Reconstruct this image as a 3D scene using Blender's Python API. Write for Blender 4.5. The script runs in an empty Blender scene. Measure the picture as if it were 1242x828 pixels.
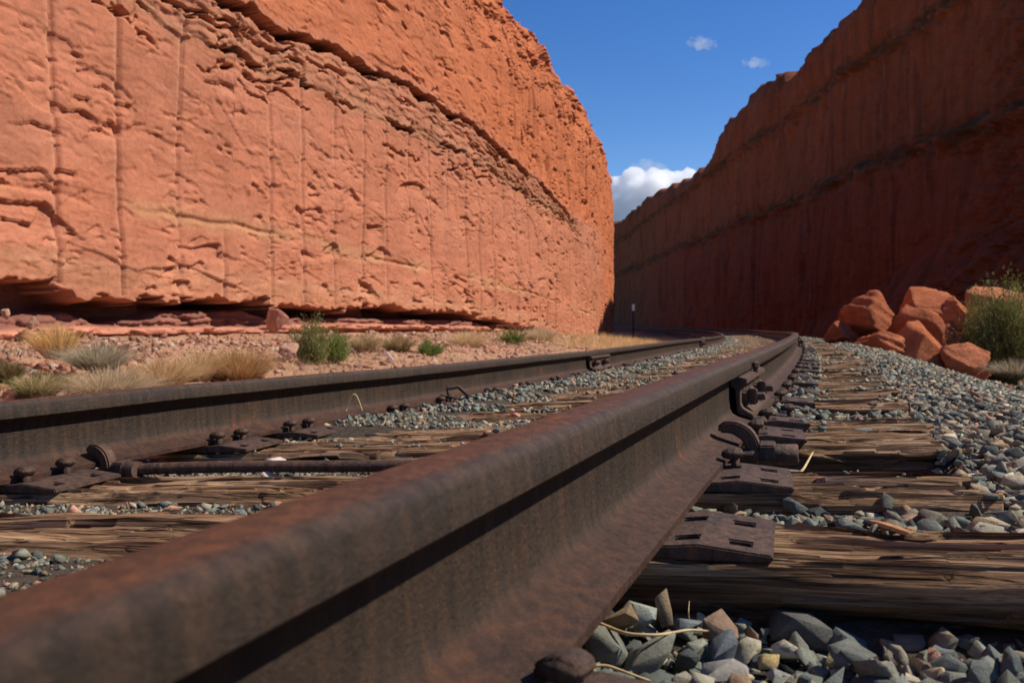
import bpy, bmesh, math, random
import numpy as np
from mathutils import Vector, Matrix, noise as mnoise

random.seed(7)
RNG = np.random.default_rng(11)
sc = bpy.context.scene
COL = sc.collection

# ------------------------------------------------------------------ basics
F_PX, CX, CY, HORIZON = 1007.0, 621.0, 414.0, 387.0
YAW = math.atan((1027.0 - CX) / F_PX)              # camera looks left of the near track direction (+Y)
PITCH = math.atan((CY - HORIZON) / F_PX)
ZC = 0.5                                           # camera height
CAM = np.array([0.0, 0.0, ZC])
cs, sn = math.cos(YAW), math.sin(YAW)
RIGHT = np.array([cs, sn, 0.0])
FWD = np.array([-sn * math.cos(PITCH), cs * math.cos(PITCH), -math.sin(PITCH)])
UP = np.cross(RIGHT, FWD)

def ray(u, v):
    return FWD + RIGHT * ((u - CX) / F_PX) + UP * ((CY - v) / F_PX)

def at(u, v, d):                                   # world point on a sight line of the photograph at depth d
    return CAM + ray(u, v) * d

def on_z(u, v, z):
    r = ray(u, v)
    return CAM + r * ((z - ZC) / r[2])

def sstep(a, b, x):
    t = np.clip((x - a) / (b - a), 0, 1)
    return t * t * (3 - 2 * t)

# ------------------------------------------------------------------ numpy noise
def _h(ix, iy, iz, seed):
    with np.errstate(over='ignore'):
        n = (ix.astype(np.int64) * 374761393 + iy.astype(np.int64) * 668265263 + iz.astype(np.int64) * 2147483647 + seed * 974634777) & 0xFFFFFFFF
        n = ((n ^ (n >> 13)) * 1274126177) & 0xFFFFFFFF
        n = ((n ^ (n >> 16)) * 2246822519) & 0xFFFFFFFF
        n = n ^ (n >> 15)
    return n

def hrand(i, seed=0):
    i = np.asarray(i)
    z = np.zeros_like(i)
    return (_h(i, z, z, seed) & 0xFFFFFF) / float(0xFFFFFF)

def pn(x, y, seed=0):
    x = np.asarray(x, float); y = np.asarray(y, float)
    x, y = np.broadcast_arrays(x, y)
    ix, iy = np.floor(x), np.floor(y)
    fx, fy = x - ix, y - iy
    ix = ix.astype(np.int64); iy = iy.astype(np.int64)
    u = fx * fx * fx * (fx * (fx * 6 - 15) + 10); v = fy * fy * fy * (fy * (fy * 6 - 15) + 10)
    z = np.zeros_like(ix)
    def g(dx, dy):
        a = (_h(ix + dx, iy + dy, z, seed) & 0xFFFF) / 65536.0 * 2 * math.pi
        return np.cos(a) * (fx - dx) + np.sin(a) * (fy - dy)
    a = g(0, 0) * (1 - u) + g(1, 0) * u
    b = g(0, 1) * (1 - u) + g(1, 1) * u
    return (a * (1 - v) + b * v) * 1.5

def fbm(x, y, seed=0, o=4, gain=.5):
    r = 0; a = 1.0; f = 1.0; t = 0
    for k in range(o):
        r = r + a * pn(x * f, y * f, seed + k * 17); t += a
        a *= gain; f *= 2.03
    return r / t

def facets(x, y, seed, ax=1.0, ay=1.0, tilt=1.0):
    """flat chiselled faces: every cell a tilted plane with its own offset; returns (height, edge nearness)"""
    x, y = np.broadcast_arrays(np.asarray(x, float) / ax, np.asarray(y, float) / ay)
    ix = np.floor(x).astype(np.int64); iy = np.floor(y).astype(np.int64)
    best = np.full(x.shape, 9.0); sec = np.full(x.shape, 9.0); hh = np.zeros(x.shape)
    z = np.zeros_like(ix)
    for dx in (-1, 0, 1):
        for dy in (-1, 0, 1):
            cx, cy = ix + dx, iy + dy
            r1 = (_h(cx, cy, z, seed) & 0xFFFF) / 65536.0; r2 = (_h(cx, cy, z + 1, seed) & 0xFFFF) / 65536.0
            px = cx + r1; py = cy + r2
            d = (x - px) ** 2 + (y - py) ** 2
            a = (_h(cx, cy, z + 2, seed) & 0xFFFF) / 65536.0 - .5; b = (_h(cx, cy, z + 3, seed) & 0xFFFF) / 65536.0 - .5; c = (_h(cx, cy, z + 4, seed) & 0xFFFF) / 65536.0 - .5
            h = c + tilt * (a * (x - px) + b * (y - py))
            m = d < best
            sec = np.where(m, best, np.minimum(sec, d)); hh = np.where(m, h, hh); best = np.where(m, d, best)
    return hh, np.sqrt(sec) - np.sqrt(best)

def chips(x, y, seed, ax, ay, prob):
    """flakes broken out of a face: deepest under their upper edge"""
    x, y = np.broadcast_arrays(np.asarray(x, float) / ax, np.asarray(y, float) / ay)
    ix = np.floor(x).astype(np.int64); iy = np.floor(y).astype(np.int64)
    best = np.full(x.shape, 9.0); ly = np.zeros(x.shape); lx = np.zeros(x.shape); rr = np.zeros(x.shape); z = np.zeros_like(ix)
    for dx in (-1, 0, 1):
        for dy in (-1, 0, 1):
            cx, cy = ix + dx, iy + dy
            h = _h(cx, cy, z, seed)
            px = cx + (h & 0x3FF) / 1024.0; py = cy + ((h >> 10) & 0x3FF) / 1024.0
            d = (x - px) ** 2 + (y - py) ** 2
            m = d < best
            best = np.where(m, d, best); ly = np.where(m, y - py, ly); lx = np.where(m, x - px, lx); rr = np.where(m, ((h >> 20) & 0xFFF) / 4096.0, rr)
    return np.where(rr < prob, np.clip(ly * .9 + lx * (rr / prob - .5) * .9 + .45, 0, 1.1), 0.0)

def jag_stair(z, w, L, seed, cellx):
    """bedding steps whose edges follow the broken-line field w"""
    ph = (z + w) / L
    i = np.floor(ph); fr = ph - i
    cell = hrand(i.astype(np.int64) * 7 + np.floor(cellx).astype(np.int64) * 131, seed)
    return (1 - fr) ** 1.2 * sstep(0, .04, fr) * (.1 + .9 * cell)

# ------------------------------------------------------------------ mesh helpers
def mk(name, verts, faces, mat, parent=None, origin='base', smooth=False, colors=None, angle=None):
    verts = np.asarray(verts, float)
    if origin == 'base':
        o = np.array([(verts[:, 0].min() + verts[:, 0].max()) / 2, (verts[:, 1].min() + verts[:, 1].max()) / 2, verts[:, 2].min()])
    else:
        o = np.asarray(origin, float)
    v = verts - o
    me = bpy.data.meshes.new(name)
    if isinstance(faces, np.ndarray):
        n, k = faces.shape
        me.vertices.add(len(v)); me.vertices.foreach_set('co', v.ravel())
        me.loops.add(n * k); me.loops.foreach_set('vertex_index', faces.ravel().astype(np.int32))
        me.polygons.add(n); me.polygons.foreach_set('loop_start', np.arange(0, n * k, k, dtype=np.int32))
        me.update(calc_edges=True)
    else:
        me.from_pydata([tuple(p) for p in v], [], faces); me.update()
    if colors is not None:
        c = np.ones((len(v), 4)); c[:, :3] = colors
        a = me.color_attributes.new('Col', 'FLOAT_COLOR', 'POINT'); a.data.foreach_set('color', c.ravel())
    if mat: me.materials.append(mat)
    if smooth:
        me.polygons.foreach_set('use_smooth', np.ones(len(me.polygons), bool))
        if angle:
            try: me.set_sharp_from_angle(angle=math.radians(angle))
            except Exception: pass
    ob = bpy.data.objects.new(name, me); COL.objects.link(ob)
    if parent is not None:
        ob.parent = parent
        ob.location = tuple(o - np.array(parent.location))
    else:
        ob.location = tuple(o)
    return ob

def tag(o, label=None, cat=None, group=None, kind=None):
    if label: o['label'] = label
    if cat: o['category'] = cat
    if group: o['group'] = group
    if kind: o['kind'] = kind
    return o

def empty(name, loc, label, cat, group=None):
    o = bpy.data.objects.new(name, None); o.empty_display_size = .1; COL.objects.link(o)
    o.location = tuple(loc); tag(o, label, cat, group); return o

def dup(o, loc=None, rot=None, label=None):
    c = o.copy(); COL.objects.link(c)
    if loc is not None: c.location = tuple(loc)
    if rot is not None: c.rotation_euler = rot
    if label: c['label'] = label
    for ch in list(o.children):
        d = ch.copy(); COL.objects.link(d); d.parent = c
    return c

def grid_faces(nu, nv, wrap_v=False):
    i = np.arange(nu - 1)[:, None]; j = np.arange(nv if wrap_v else nv - 1)[None, :]
    j2 = (j + 1) % nv
    a = i * nv + j; b = (i + 1) * nv + j; c = (i + 1) * nv + j2; d = i * nv + j2
    return np.stack([a, b, c, d], -1).reshape(-1, 4)

class MB:                                          # collects pieces into ONE mesh
    def __init__(s): s.v = []; s.f = []; s.n = 0
    def add(s, v, f):
        v = np.asarray(v, float); s.v.append(v)
        s.f += [tuple(int(i) + s.n for i in q) for q in f]; s.n += len(v); return s
    def box(s, a, b, M=None):
        x0, y0, z0 = a; x1, y1, z1 = b
        v = np.array([[x0,y0,z0],[x1,y0,z0],[x1,y1,z0],[x0,y1,z0],[x0,y0,z1],[x1,y0,z1],[x1,y1,z1],[x0,y1,z1]], float)
        if M is not None: v = (np.array(M)[:3,:3] @ v.T).T + np.array(M)[:3,3]
        return s.add(v, [(3,2,1,0),(4,5,6,7),(0,1,5,4),(1,2,6,5),(2,3,7,6),(3,0,4,7)])
    def tube(s, pts, r, n=10, cap=True, sx=1.0):
        pts = np.asarray(pts, float); m = len(pts)
        r = np.broadcast_to(np.asarray(r, float), (m,))
        T = np.gradient(pts, axis=0); T /= np.linalg.norm(T, axis=1)[:, None] + 1e-12
        ref = np.array([0, 0, 1.0]) if abs(T[0][2]) < .9 else np.array([1.0, 0, 0])
        out = []
        N = np.cross(T[0], ref); N /= np.linalg.norm(N)
        for k in range(m):
            N = N - T[k] * N.dot(T[k]); N /= np.linalg.norm(N) + 1e-12
            B = np.cross(T[k], N)
            for q in range(n):
                a = 2 * math.pi * q / n
                out.append(pts[k] + r[k] * (math.cos(a) * N * sx + math.sin(a) * B))
        f = [tuple(x) for x in grid_faces(m, n, True)]
        if cap: f += [tuple(range(n))[::-1], tuple((m - 1) * n + q for q in range(n))]
        return s.add(out, f)
    def prism(s, poly, y0, y1, rot=None):          # polygon in x,z swept along y
        n = len(poly)
        v = [(p[0], y0, p[1]) for p in poly] + [(p[0], y1, p[1]) for p in poly]
        f = [tuple(range(n)), tuple(range(2 * n - 1, n - 1, -1))] + [(i, i + n, (i + 1) % n + n, (i + 1) % n) for i in range(n)]
        return s.add(v, f)
    def arr(s): return np.concatenate(s.v)
    def build(s, name, mat, parent=None, xf=None, **kw):
        v = s.arr()
        if xf is not None: v = xf(v)
        return mk(name, v, s.f, mat, parent, **kw)

# ------------------------------------------------------------------ materials
def mat_new(name):
    m = bpy.data.materials.new(name); m.use_nodes = True
    nt = m.node_tree; b = nt.nodes['Principled BSDF']
    return m, nt, b

def nd(nt, t, **kw):
    n = nt.nodes.new(t)
    for k, v in kw.items(): setattr(n, k, v)
    return n

def noise_node(nt, scale, detail=6, rough=.6, vec=None, dist=0):
    n = nd(nt, 'ShaderNodeTexNoise'); n.inputs['Scale'].default_value = scale; n.inputs['Detail'].default_value = detail
    n.inputs['Roughness'].default_value = rough; n.inputs['Distortion'].default_value = dist
    if vec is not None: nt.links.new(vec, n.inputs['Vector'])
    return n

def ramp(nt, fac, stops):
    r = nd(nt, 'ShaderNodeValToRGB'); e = r.color_ramp.elements
    while len(e) < len(stops): e.new(.5)
    for el, (p, c) in zip(e, stops):
        el.position = p; el.color = (*c, 1) if len(c) == 3 else c
    nt.links.new(fac, r.inputs[0]); return r.outputs[0]

def mixc(nt, fac, a, b, mode='MIX'):
    n = nd(nt, 'ShaderNodeMix', data_type='RGBA', blend_type=mode)
    for sock, val in ((n.inputs[0], fac), (n.inputs[6], a), (n.inputs[7], b)):
        if hasattr(val, 'is_linked') or hasattr(val, 'links'): nt.links.new(val, sock)
        elif isinstance(val, (int, float)): sock.default_value = val
        else: sock.default_value = (*val, 1)
    return n.outputs[2]

def mapping(nt, scale, kind='Object', rot=(0, 0, 0)):
    t = nd(nt, 'ShaderNodeTexCoord'); m = nd(nt, 'ShaderNodeMapping')
    m.inputs['Scale'].default_value = scale; m.inputs['Rotation'].default_value = rot
    nt.links.new(t.outputs[kind], m.inputs['Vector']); return m.outputs[0]

def bump(nt, b, height, strength=.5, dist=.01, prev=None):
    n = nd(nt, 'ShaderNodeBump'); n.inputs['Strength'].default_value = strength; n.inputs['Distance'].default_value = dist
    nt.links.new(height, n.inputs['Height'])
    if prev is not None: nt.links.new(prev, n.inputs['Normal'])
    nt.links.new(n.outputs[0], b.inputs['Normal']); return n.outputs[0]

def attr(nt, name='Col'):
    a = nd(nt, 'ShaderNodeVertexColor'); a.layer_name = name; return a.outputs[0]

def rock_mat(name, fine=18., amount=.35, dist=.03, lamin=1.0, cracks=0):   # coloured by its own strata (attribute) plus mineral mottling
    m, nt, b = mat_new(name)
    vec = mapping(nt, (1, 1, 1))
    n1 = noise_node(nt, 1.3, 8, .65, vec); n2 = noise_node(nt, fine, 8, .7, vec)
    tint = ramp(nt, n1.outputs[0], [(.28, (.80, .78, .76)), (.5, (1, 1, 1)), (.72, (1.10, 1.06, 1.02))])
    c = mixc(nt, 1.0, attr(nt), tint, 'MULTIPLY')
    sp = ramp(nt, n2.outputs[0], [(.3, (.72, .70, .68)), (.5, (1, 1, 1)), (.75, (1.15, 1.15, 1.15))])
    c = mixc(nt, .8, c, sp, 'MULTIPLY')
    lam = noise_node(nt, 1, 7, .7, mapping(nt, (lamin, lamin, lamin * 9)))
    c = mixc(nt, .9, c, ramp(nt, lam.outputs[0], [(.30, (.80, .76, .73)), (.48, (1, 1, 1)), (.70, (1.14, 1.12, 1.10))]), 'MULTIPLY')
    n5 = noise_node(nt, fine * 3.1, 6, .75, vec)
    c = mixc(nt, .9, c, ramp(nt, n5.outputs[0], [(.30, (.62, .58, .55)), (.42, (1, 1, 1)), (.78, (1.16, 1.16, 1.16))]), 'MULTIPLY')
    crk = None
    if cracks:                                     # fine open joints crossing the face
        wv = noise_node(nt, cracks * .9, 4, .6, vec)
        ad = nd(nt, 'ShaderNodeVectorMath', operation='MULTIPLY_ADD'); nt.links.new(wv.outputs['Color'], ad.inputs[0]); ad.inputs[1].default_value = (.5 / cracks,) * 3
        nt.links.new(mapping(nt, (1, 1, 1.9), rot=(.12, .10, 0)), ad.inputs[2])
        vo = nd(nt, 'ShaderNodeTexVoronoi', feature='DISTANCE_TO_EDGE'); vo.inputs['Scale'].default_value = cracks; nt.links.new(ad.outputs[0], vo.inputs['Vector'])
        mk_ = noise_node(nt, cracks * .55, 4, .6, vec)
        ln = ramp(nt, vo.outputs['Distance'], [(.0, (.30, .26, .24)), (.010, (.36, .32, .30)), (.024, (1, 1, 1))])
        crk = mixc(nt, ramp(nt, mk_.outputs[0], [(.47, (0, 0, 0)), (.60, (1, 1, 1))]), (1, 1, 1), ln)
        c = mixc(nt, .8, c, crk, 'MULTIPLY')
    nt.links.new(c, b.inputs['Base Color']); b.inputs['Roughness'].default_value = .95
    b.inputs['Specular IOR Level'].default_value = .1
    n3 = noise_node(nt, fine * .45, 10, .75, vec)
    p = bump(nt, b, n3.outputs[0], amount, dist)
    if crk is not None: bump(nt, b, crk, .8, .05, p)
    return m
M_CLIFF = rock_mat('red_sandstone', 12., .5, .05)
M_BOULDER = rock_mat('broken_sandstone', 13., .9, .09, 2.5)
M_STONE = rock_mat('ballast_stone', 90., .9, .008, 20.)

def rust_mat(name, base, hot, dark, tinted=False):
    m, nt, b = mat_new(name)
    vec = mapping(nt, (1, 1, 1))
    streak = mapping(nt, (60, 60, 6))
    n1 = noise_node(nt, 5, 6, .65, vec); n2 = noise_node(nt, 1, 5, .6, streak); n3 = noise_node(nt, 240, 5, .7, vec)
    c = ramp(nt, n1.outputs[0], [(.30, dark), (.5, base), (.62, base), (.76, hot)])
    s = ramp(nt, n2.outputs[0], [(.30, (.45, .43, .42)), (.5, (1, 1, 1)), (.68, (1.75, 1.5, 1.25))])
    c = mixc(nt, .85, c, s, 'MULTIPLY')
    g = ramp(nt, n3.outputs[0], [(.35, (.7, .7, .7)), (.6, (1.15, 1.12, 1.1))])
    c = mixc(nt, .8, c, g, 'MULTIPLY')
    if tinted: c = mixc(nt, 1., c, attr(nt), 'MULTIPLY')
    nt.links.new(c, b.inputs['Base Color'])
    b.inputs['Metallic'].default_value = .1; b.inputs['Specular IOR Level'].default_value = .35
    rr = nd(nt, 'ShaderNodeMapRange'); rr.inputs[3].default_value = .48; rr.inputs[4].default_value = .8
    nt.links.new(n1.outputs[0], rr.inputs[0]); nt.links.new(rr.outputs[0], b.inputs['Roughness'])
    n4 = noise_node(nt, 110, 8, .7, vec)
    bump(nt, b, n4.outputs[0], .9, .005)
    return m
M_RAIL = rust_mat('rusted_rail_steel', (.040, .0245, .0150), (.105, .039, .015), (.025, .0170, .0120), True)
M_RUST = rust_mat('rusted_iron', (.088, .052, .037), (.23, .085, .034), (.042, .029, .023))

def wood_mat():
    m, nt, b = mat_new('weathered_tie_wood')
    vec = mapping(nt, (2.2, 60, 60)); vb = mapping(nt, (1, 5, 5)); vf = mapping(nt, (6, 300, 300))
    n1 = noise_node(nt, 1, 8, .62, vec, .4); n2 = noise_node(nt, 3, 6, .6, vb); n3 = noise_node(nt, 1, 4, .6, vf)
    c = ramp(nt, n1.outputs[0], [(.30, (.030, .018, .011)), (.45, (.22, .13, .070)), (.58, (.42, .265, .150)), (.75, (.56, .39, .245))])
    t = ramp(nt, n2.outputs[0], [(.3, (.62, .55, .50)), (.5, (1, .95, .9)), (.72, (1.12, 1.12, 1.12))])
    c = mixc(nt, .9, c, t, 'MULTIPLY')
    g = ramp(nt, n3.outputs[0], [(.35, (.7, .68, .66)), (.6, (1.1, 1.1, 1.1))])
    c = mixc(nt, .8, c, g, 'MULTIPLY')
    # fine drying checks along the grain and grey weathering
    v4 = mapping(nt, (1.6, 70, 70)); n4 = noise_node(nt, 1, 3, .55, v4, .8)
    chk = ramp(nt, n4.outputs[0], [(.455, (1, 1, 1)), (.487, (.16, .13, .11)), (.513, (.16, .13, .11)), (.545, (1, 1, 1))])
    n6 = noise_node(nt, 2.2, 5, .6, mapping(nt, (1, 4, 4)))
    msk = ramp(nt, n6.outputs[0], [(.42, (0, 0, 0)), (.56, (1, 1, 1))])
    c = mixc(nt, msk, c, mixc(nt, 1., c, chk, 'MULTIPLY'))
    n7 = noise_node(nt, 1.7, 6, .65, mapping(nt, (1.5, 9, 9), rot=(0, 0, .1)))
    c = mixc(nt, ramp(nt, n7.outputs[0], [(.46, (0, 0, 0)), (.70, (.75, .75, .75))]), c, mixc(nt, 1., c, (1.05, 1.22, 1.45), 'MULTIPLY'))
    c = mixc(nt, 1., c, attr(nt), 'MULTIPLY')
    nt.links.new(c, b.inputs['Base Color']); b.inputs['Roughness'].default_value = .9; b.inputs['Specular IOR Level'].default_value = .15
    p = bump(nt, b, n1.outputs[0], .8, .008)
    p = bump(nt, b, chk, .7, .006, p)
    bump(nt, b, n3.outputs[0], .6, .003, p)
    return m
M_WOOD = wood_mat()

def plain_mat(name, col, rough=.8, var=.35, scale=40, metallic=0):
    m, nt, b = mat_new(name)
    vec = mapping(nt, (1, 1, 1)); n = noise_node(nt, scale, 5, .6, vec)
    c = ramp(nt, n.outputs[0], [(.3, tuple(x * (1 - var) for x in col)), (.7, tuple(min(1, x * (1 + var)) for x in col))])
    nt.links.new(c, b.inputs['Base Color']); b.inputs['Roughness'].default_value = rough; b.inputs['Metallic'].default_value = metallic
    b.inputs['Specular IOR Level'].default_value = .25
    return m
M_STRAW = plain_mat('dry_straw', (.55, .40, .20), .7, .25)
M_SPLINTER = plain_mat('fresh_splinter_wood', (.42, .21, .085), .8, .35, 60)
M_STEELPOST = plain_mat('dark_steel_post', (.03, .03, .03), .6)
M_WHITE = plain_mat('white_sign_paint', (.75, .75, .72), .5, .05)

def leaf_mat():
    m, nt, b = mat_new('stems_and_leaves')
    a = attr(nt)
    nt.links.new(a, b.inputs['Base Color']); b.inputs['Roughness'].default_value = .75; b.inputs['Specular IOR Level'].default_value = .2
    tr = nd(nt, 'ShaderNodeBsdfTranslucent'); nt.links.new(a, tr.inputs[0])
    mx = nd(nt, 'ShaderNodeMixShader'); mx.inputs[0].default_value = .35
    nt.links.new(b.outputs[0], mx.inputs[1]); nt.links.new(tr.outputs[0], mx.inputs[2])
    nt.links.new(mx.outputs[0], nt.nodes['Material Output'].inputs[0])
    return m
M_LEAF = leaf_mat()

def dirt_mat():
    m, nt, b = mat_new('red_brown_dirt')
    vec = mapping(nt, (1, 1, 1))
    n1 = noise_node(nt, .6, 8, .6, vec); n2 = noise_node(nt, 40, 6, .7, vec)
    g = ramp(nt, n2.outputs[0], [(.3, (.65, .62, .6)), (.55, (1, 1, 1)), (.75, (1.25, 1.2, 1.15))])
    c = mixc(nt, 1., attr(nt), g, 'MULTIPLY')
    t = ramp(nt, n1.outputs[0], [(.3, (.8, .8, .8)), (.7, (1.12, 1.1, 1.08))])
    c = mixc(nt, 1., c, t, 'MULTIPLY')
    nt.links.new(c, b.inputs['Base Color']); b.inputs['Roughness'].default_value = .97; b.inputs['Specular IOR Level'].default_value = .1
    bump(nt, b, n2.outputs[0], .7, .03)
    return m
M_DIRT = dirt_mat()

# ------------------------------------------------------------------ the line of the track
R0 = 200.0
XR = -0.2988                                       # right rail centre at s = 0
ZTOP = ZC - .1123                                  # its running surface
GA = 1.511                                         # distance between rail centres
RH = .181
_ss = np.linspace(-6, 140, 2921)
_zz = np.interp(_ss, [-6, 2, 11, 27, 50, 80, 140], [0, 0, -.06, -.27, -.46, -.62, -.75])
_k = np.ones(41) / 41
_zz = np.convolve(np.pad(_zz, 20, mode='edge'), _k, 'valid')
def z_right(s): return ZTOP + np.interp(s, _ss, _zz)
def drop_left(s): return np.interp(s, [-6, 1.9, 3.2, 6.6, 140], [.066, .078, .094, .108, .11])

def trk(s, lat, dz=0.0):                            # track frame -> world; lat from the right rail's centre, dz from its head
    s = np.asarray(s, float); lat = np.asarray(lat, float); dz = np.asarray(dz, float)
    a = s / R0
    x = XR - R0 * (1 - np.cos(a)) + lat * np.cos(a)
    y = R0 * np.sin(a) + lat * np.sin(a)
    sl = drop_left(s) / GA
    latc = np.clip(lat, -2.4, 1.1)
    z = z_right(s) + sl * latc + dz
    x = x - dz * sl * np.cos(a)
    return np.stack(np.broadcast_arrays(x, y, z), -1)

def inv_trk(x, y):                                  # world -> (s, lat)
    cx = XR - R0
    ang = np.arctan2(y, x - cx)
    return ang * R0, np.hypot(x - cx, y) - R0

RAIL_PROF = [(-.076, -.181), (.076, -.181), (.0765, -.1705), (.050, -.1615), (.028, -.1535), (.014, -.145), (.0088, -.132), (.0078, -.105),
             (.0080, -.075), (.0095, -.058), (.016, -.0485), (.036, -.0425), (.0402, -.0395), (.0402, -.034), (.0385, -.012), (.0345, -.0055), (.028, -.0020), (.015, -.0003), (0, 0)]
RAIL_PROF = RAIL_PROF + [(-x, z) for x, z in RAIL_PROF[::-1][1:-1]]
RAIL_PROF = [p for p in RAIL_PROF]

def rail(s0, s1, lat, label, group):
    dz_l = 0
    st = np.concatenate([[s0, s0 + .004], np.arange(s0 + .1, s1 - .05, .1 if s0 < 20 else .4), [s1 - .004, s1]])
    P = np.array(RAIL_PROF); n = len(P)
    V = []
    wob = np.interp
    for q in st:
        w = .0012 * math.sin(q * 3.1 + lat) + .0008 * math.sin(q * 7.7)
        V.append(trk(np.full(n, q), lat + P[:, 0] + w, P[:, 1] + w * .6))
    V = np.concatenate(V)
    f = [tuple(t) for t in grid_faces(len(st), n, True)]
    f += [tuple(range(n))[::-1], tuple((len(st) - 1) * n + q for q in range(n))]
    tint = []
    for (x, z) in RAIL_PROF:
        if z > -.004 and x < .020: t = (2.5, 1.65, 1.25)       # rust-red running surface
        elif z > -.012: t = (1.5, 1.5, 1.7)                  # worn bluish corner
        elif z < -.14: t = (1.45, 1.10, 1.05)                   # red-brown foot
        else: t = (1., 1., 1.)
        tint.append(t)
    o = mk('rail', V, f, M_RAIL, smooth=True, angle=40, colors=np.tile(np.array(tint), (len(st), 1)))
    bm = bmesh.new(); bm.from_mesh(o.data); bmesh.ops.recalc_face_normals(bm, faces=bm.faces); bm.to_mesh(o.data); bm.free()
    tag(o, label, 'rail', group)
    return o
RJ, LJ = 2.66, 6.62
rail(-1.5, RJ - .004, 0, 'large rusty brown steel rail running across the foreground up to the first joint', 'steel rails of the track')
rail(RJ + .004, 10.6, 0, 'rusty rail of the right-hand line between its bolted joint and the start of the bend', 'steel rails of the track')
rail(10.608, 24.0, 0, 'right-hand rail curving left round the bend, thin against the dark cliff', 'steel rails of the track')
rail(24.008, 118.0, 0, 'far dark length of the outer rail sweeping left toward the marker post', 'steel rails of the track')
rail(-1.0, LJ - .004, -GA, 'rusty rail on the cliff side in front of the shrubs, left of its joint bar', 'steel rails of the track')
rail(LJ + .004, 14.6, -GA, 'inner rail just past the joint bar beside the golden grass', 'steel rails of the track')
rail(14.608, 30.0, -GA, 'short bending end of the inner rail seen before it turns behind itself', 'steel rails of the track')
rail(30.008, 112.0, -GA, 'far inner rail beyond the bend by the foot of the shaded cliff', 'steel rails of the track')

# ------------------------------------------------------------------ ground
def wall_slope(y): return np.clip(.05 + np.clip(y - 32, 0, None) * .0095, .05, 1.5)
WY = np.linspace(-18, 140, 6321)
_m = wall_slope(WY); _dy = WY[1] - WY[0]
WX = -9.5 - np.cumsum(_m) * _dy
WX = WX - np.interp(0, WY, WX) - 9.5
WS = np.concatenate([[0], np.cumsum(np.hypot(np.diff(WX), np.diff(WY)))])
WS = WS - np.interp(0, WY, WS)

def wall_x(y): return np.interp(y, WY, WX)

def foot_z(y):                                      # height of the ground where it meets the left cliff
    return ZC + np.interp(y, [-10, 4, 8, 15, 25, 35, 50, 70, 120], [-.1, -.12, -.15, -.2, -.42, -.66, -1.2, -1.35, -1.4])

def ground_z(x, y):
    s, lat = inv_trk(x, y)
    zr = z_right(s)
    base = np.interp(lat, [-30, -9, -6, -4.2, -3.0, -2.35, -2.0, -1.7, -1.4, -.75, -.1, .08, .3, .5, .8, 1.05, 1.6, 2.3, 3.2, 7, 18, 24, 40],
                     [-.95, -.95, -.85, -.78, -.66, -.40, -.27, -.228, -.223, -.223, -.226, -.232, -.234, -.230, -.24, -.31, -.50, -.72, -.90, -1.05, -.8, -.3, .2])
    z = zr + base + drop_left(s) / GA * np.clip(lat, -2.4, 1.1)
    dw = x - wall_x(y)                              # distance from the left cliff
    fz = foot_z(y) - .12 * sstep(30, 12, y)
    t = np.clip(1 - dw / 5.2, 0, 1)
    tal = fz * 1 + (-.0) - (1 - t) * .55
    k = sstep(2.4, 4.4, -lat)
    far = np.clip((y - 25) / 20, 0, 1)
    z2 = np.where(dw < 5.2, np.maximum(z, tal - far * .05), z)
    z = z * (1 - k) + z2 * k
    rough = .05 * fbm(x * .9, y * .9, 5) + .02 * pn(x * 4, y * 4, 9)
    off = np.clip((np.abs(lat + .75) - 2.3) / 1.5, 0, 1)
    z = z + rough * off * 1.6
    # places where the ballast has slid away from the face of a tie
    lw = sstep(-.02, .06, lat); s0_ = s; s = s - .13 * np.clip(lat, -2.2, .7)
    pit = sstep(1.10, .98, s) * lw * .060 + sstep(1.70, 1.80, s) * sstep(2.16, 2.08, s) * lw * sstep(.62, .48, lat) * .095
    pit = pit + sstep(1.26, 1.32, s) * sstep(1.52, 1.46, s) * lw * sstep(.66, .5, lat) * .016 + sstep(2.3, 2.6, s) * lw * sstep(.62, .48, lat) * .006
    pit = pit + sstep(1.72, 1.8, s) * sstep(2.14, 2.05, s) * sstep(-.1, -.2, lat) * sstep(-1.5, -1.4, lat) * .02
    pit = pit - sstep(2.3, 3.0, s) * (sstep(-GA - .02, -GA + .06, lat) * sstep(-GA + .55, -GA + .25, lat) * .040 + sstep(.02, .08, lat) * sstep(.3, .14, lat) * .030)
    k2 = pn(s * 1.3, lat * 1.6, 8)
    pit = pit + .018 * np.clip(k2, -1, 1) * (np.abs(lat + .75) < 1.3) + .010 * (lat < -.1) * (lat > -1.1) * sstep(2.2, 3.2, s)
    return z - pit

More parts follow.
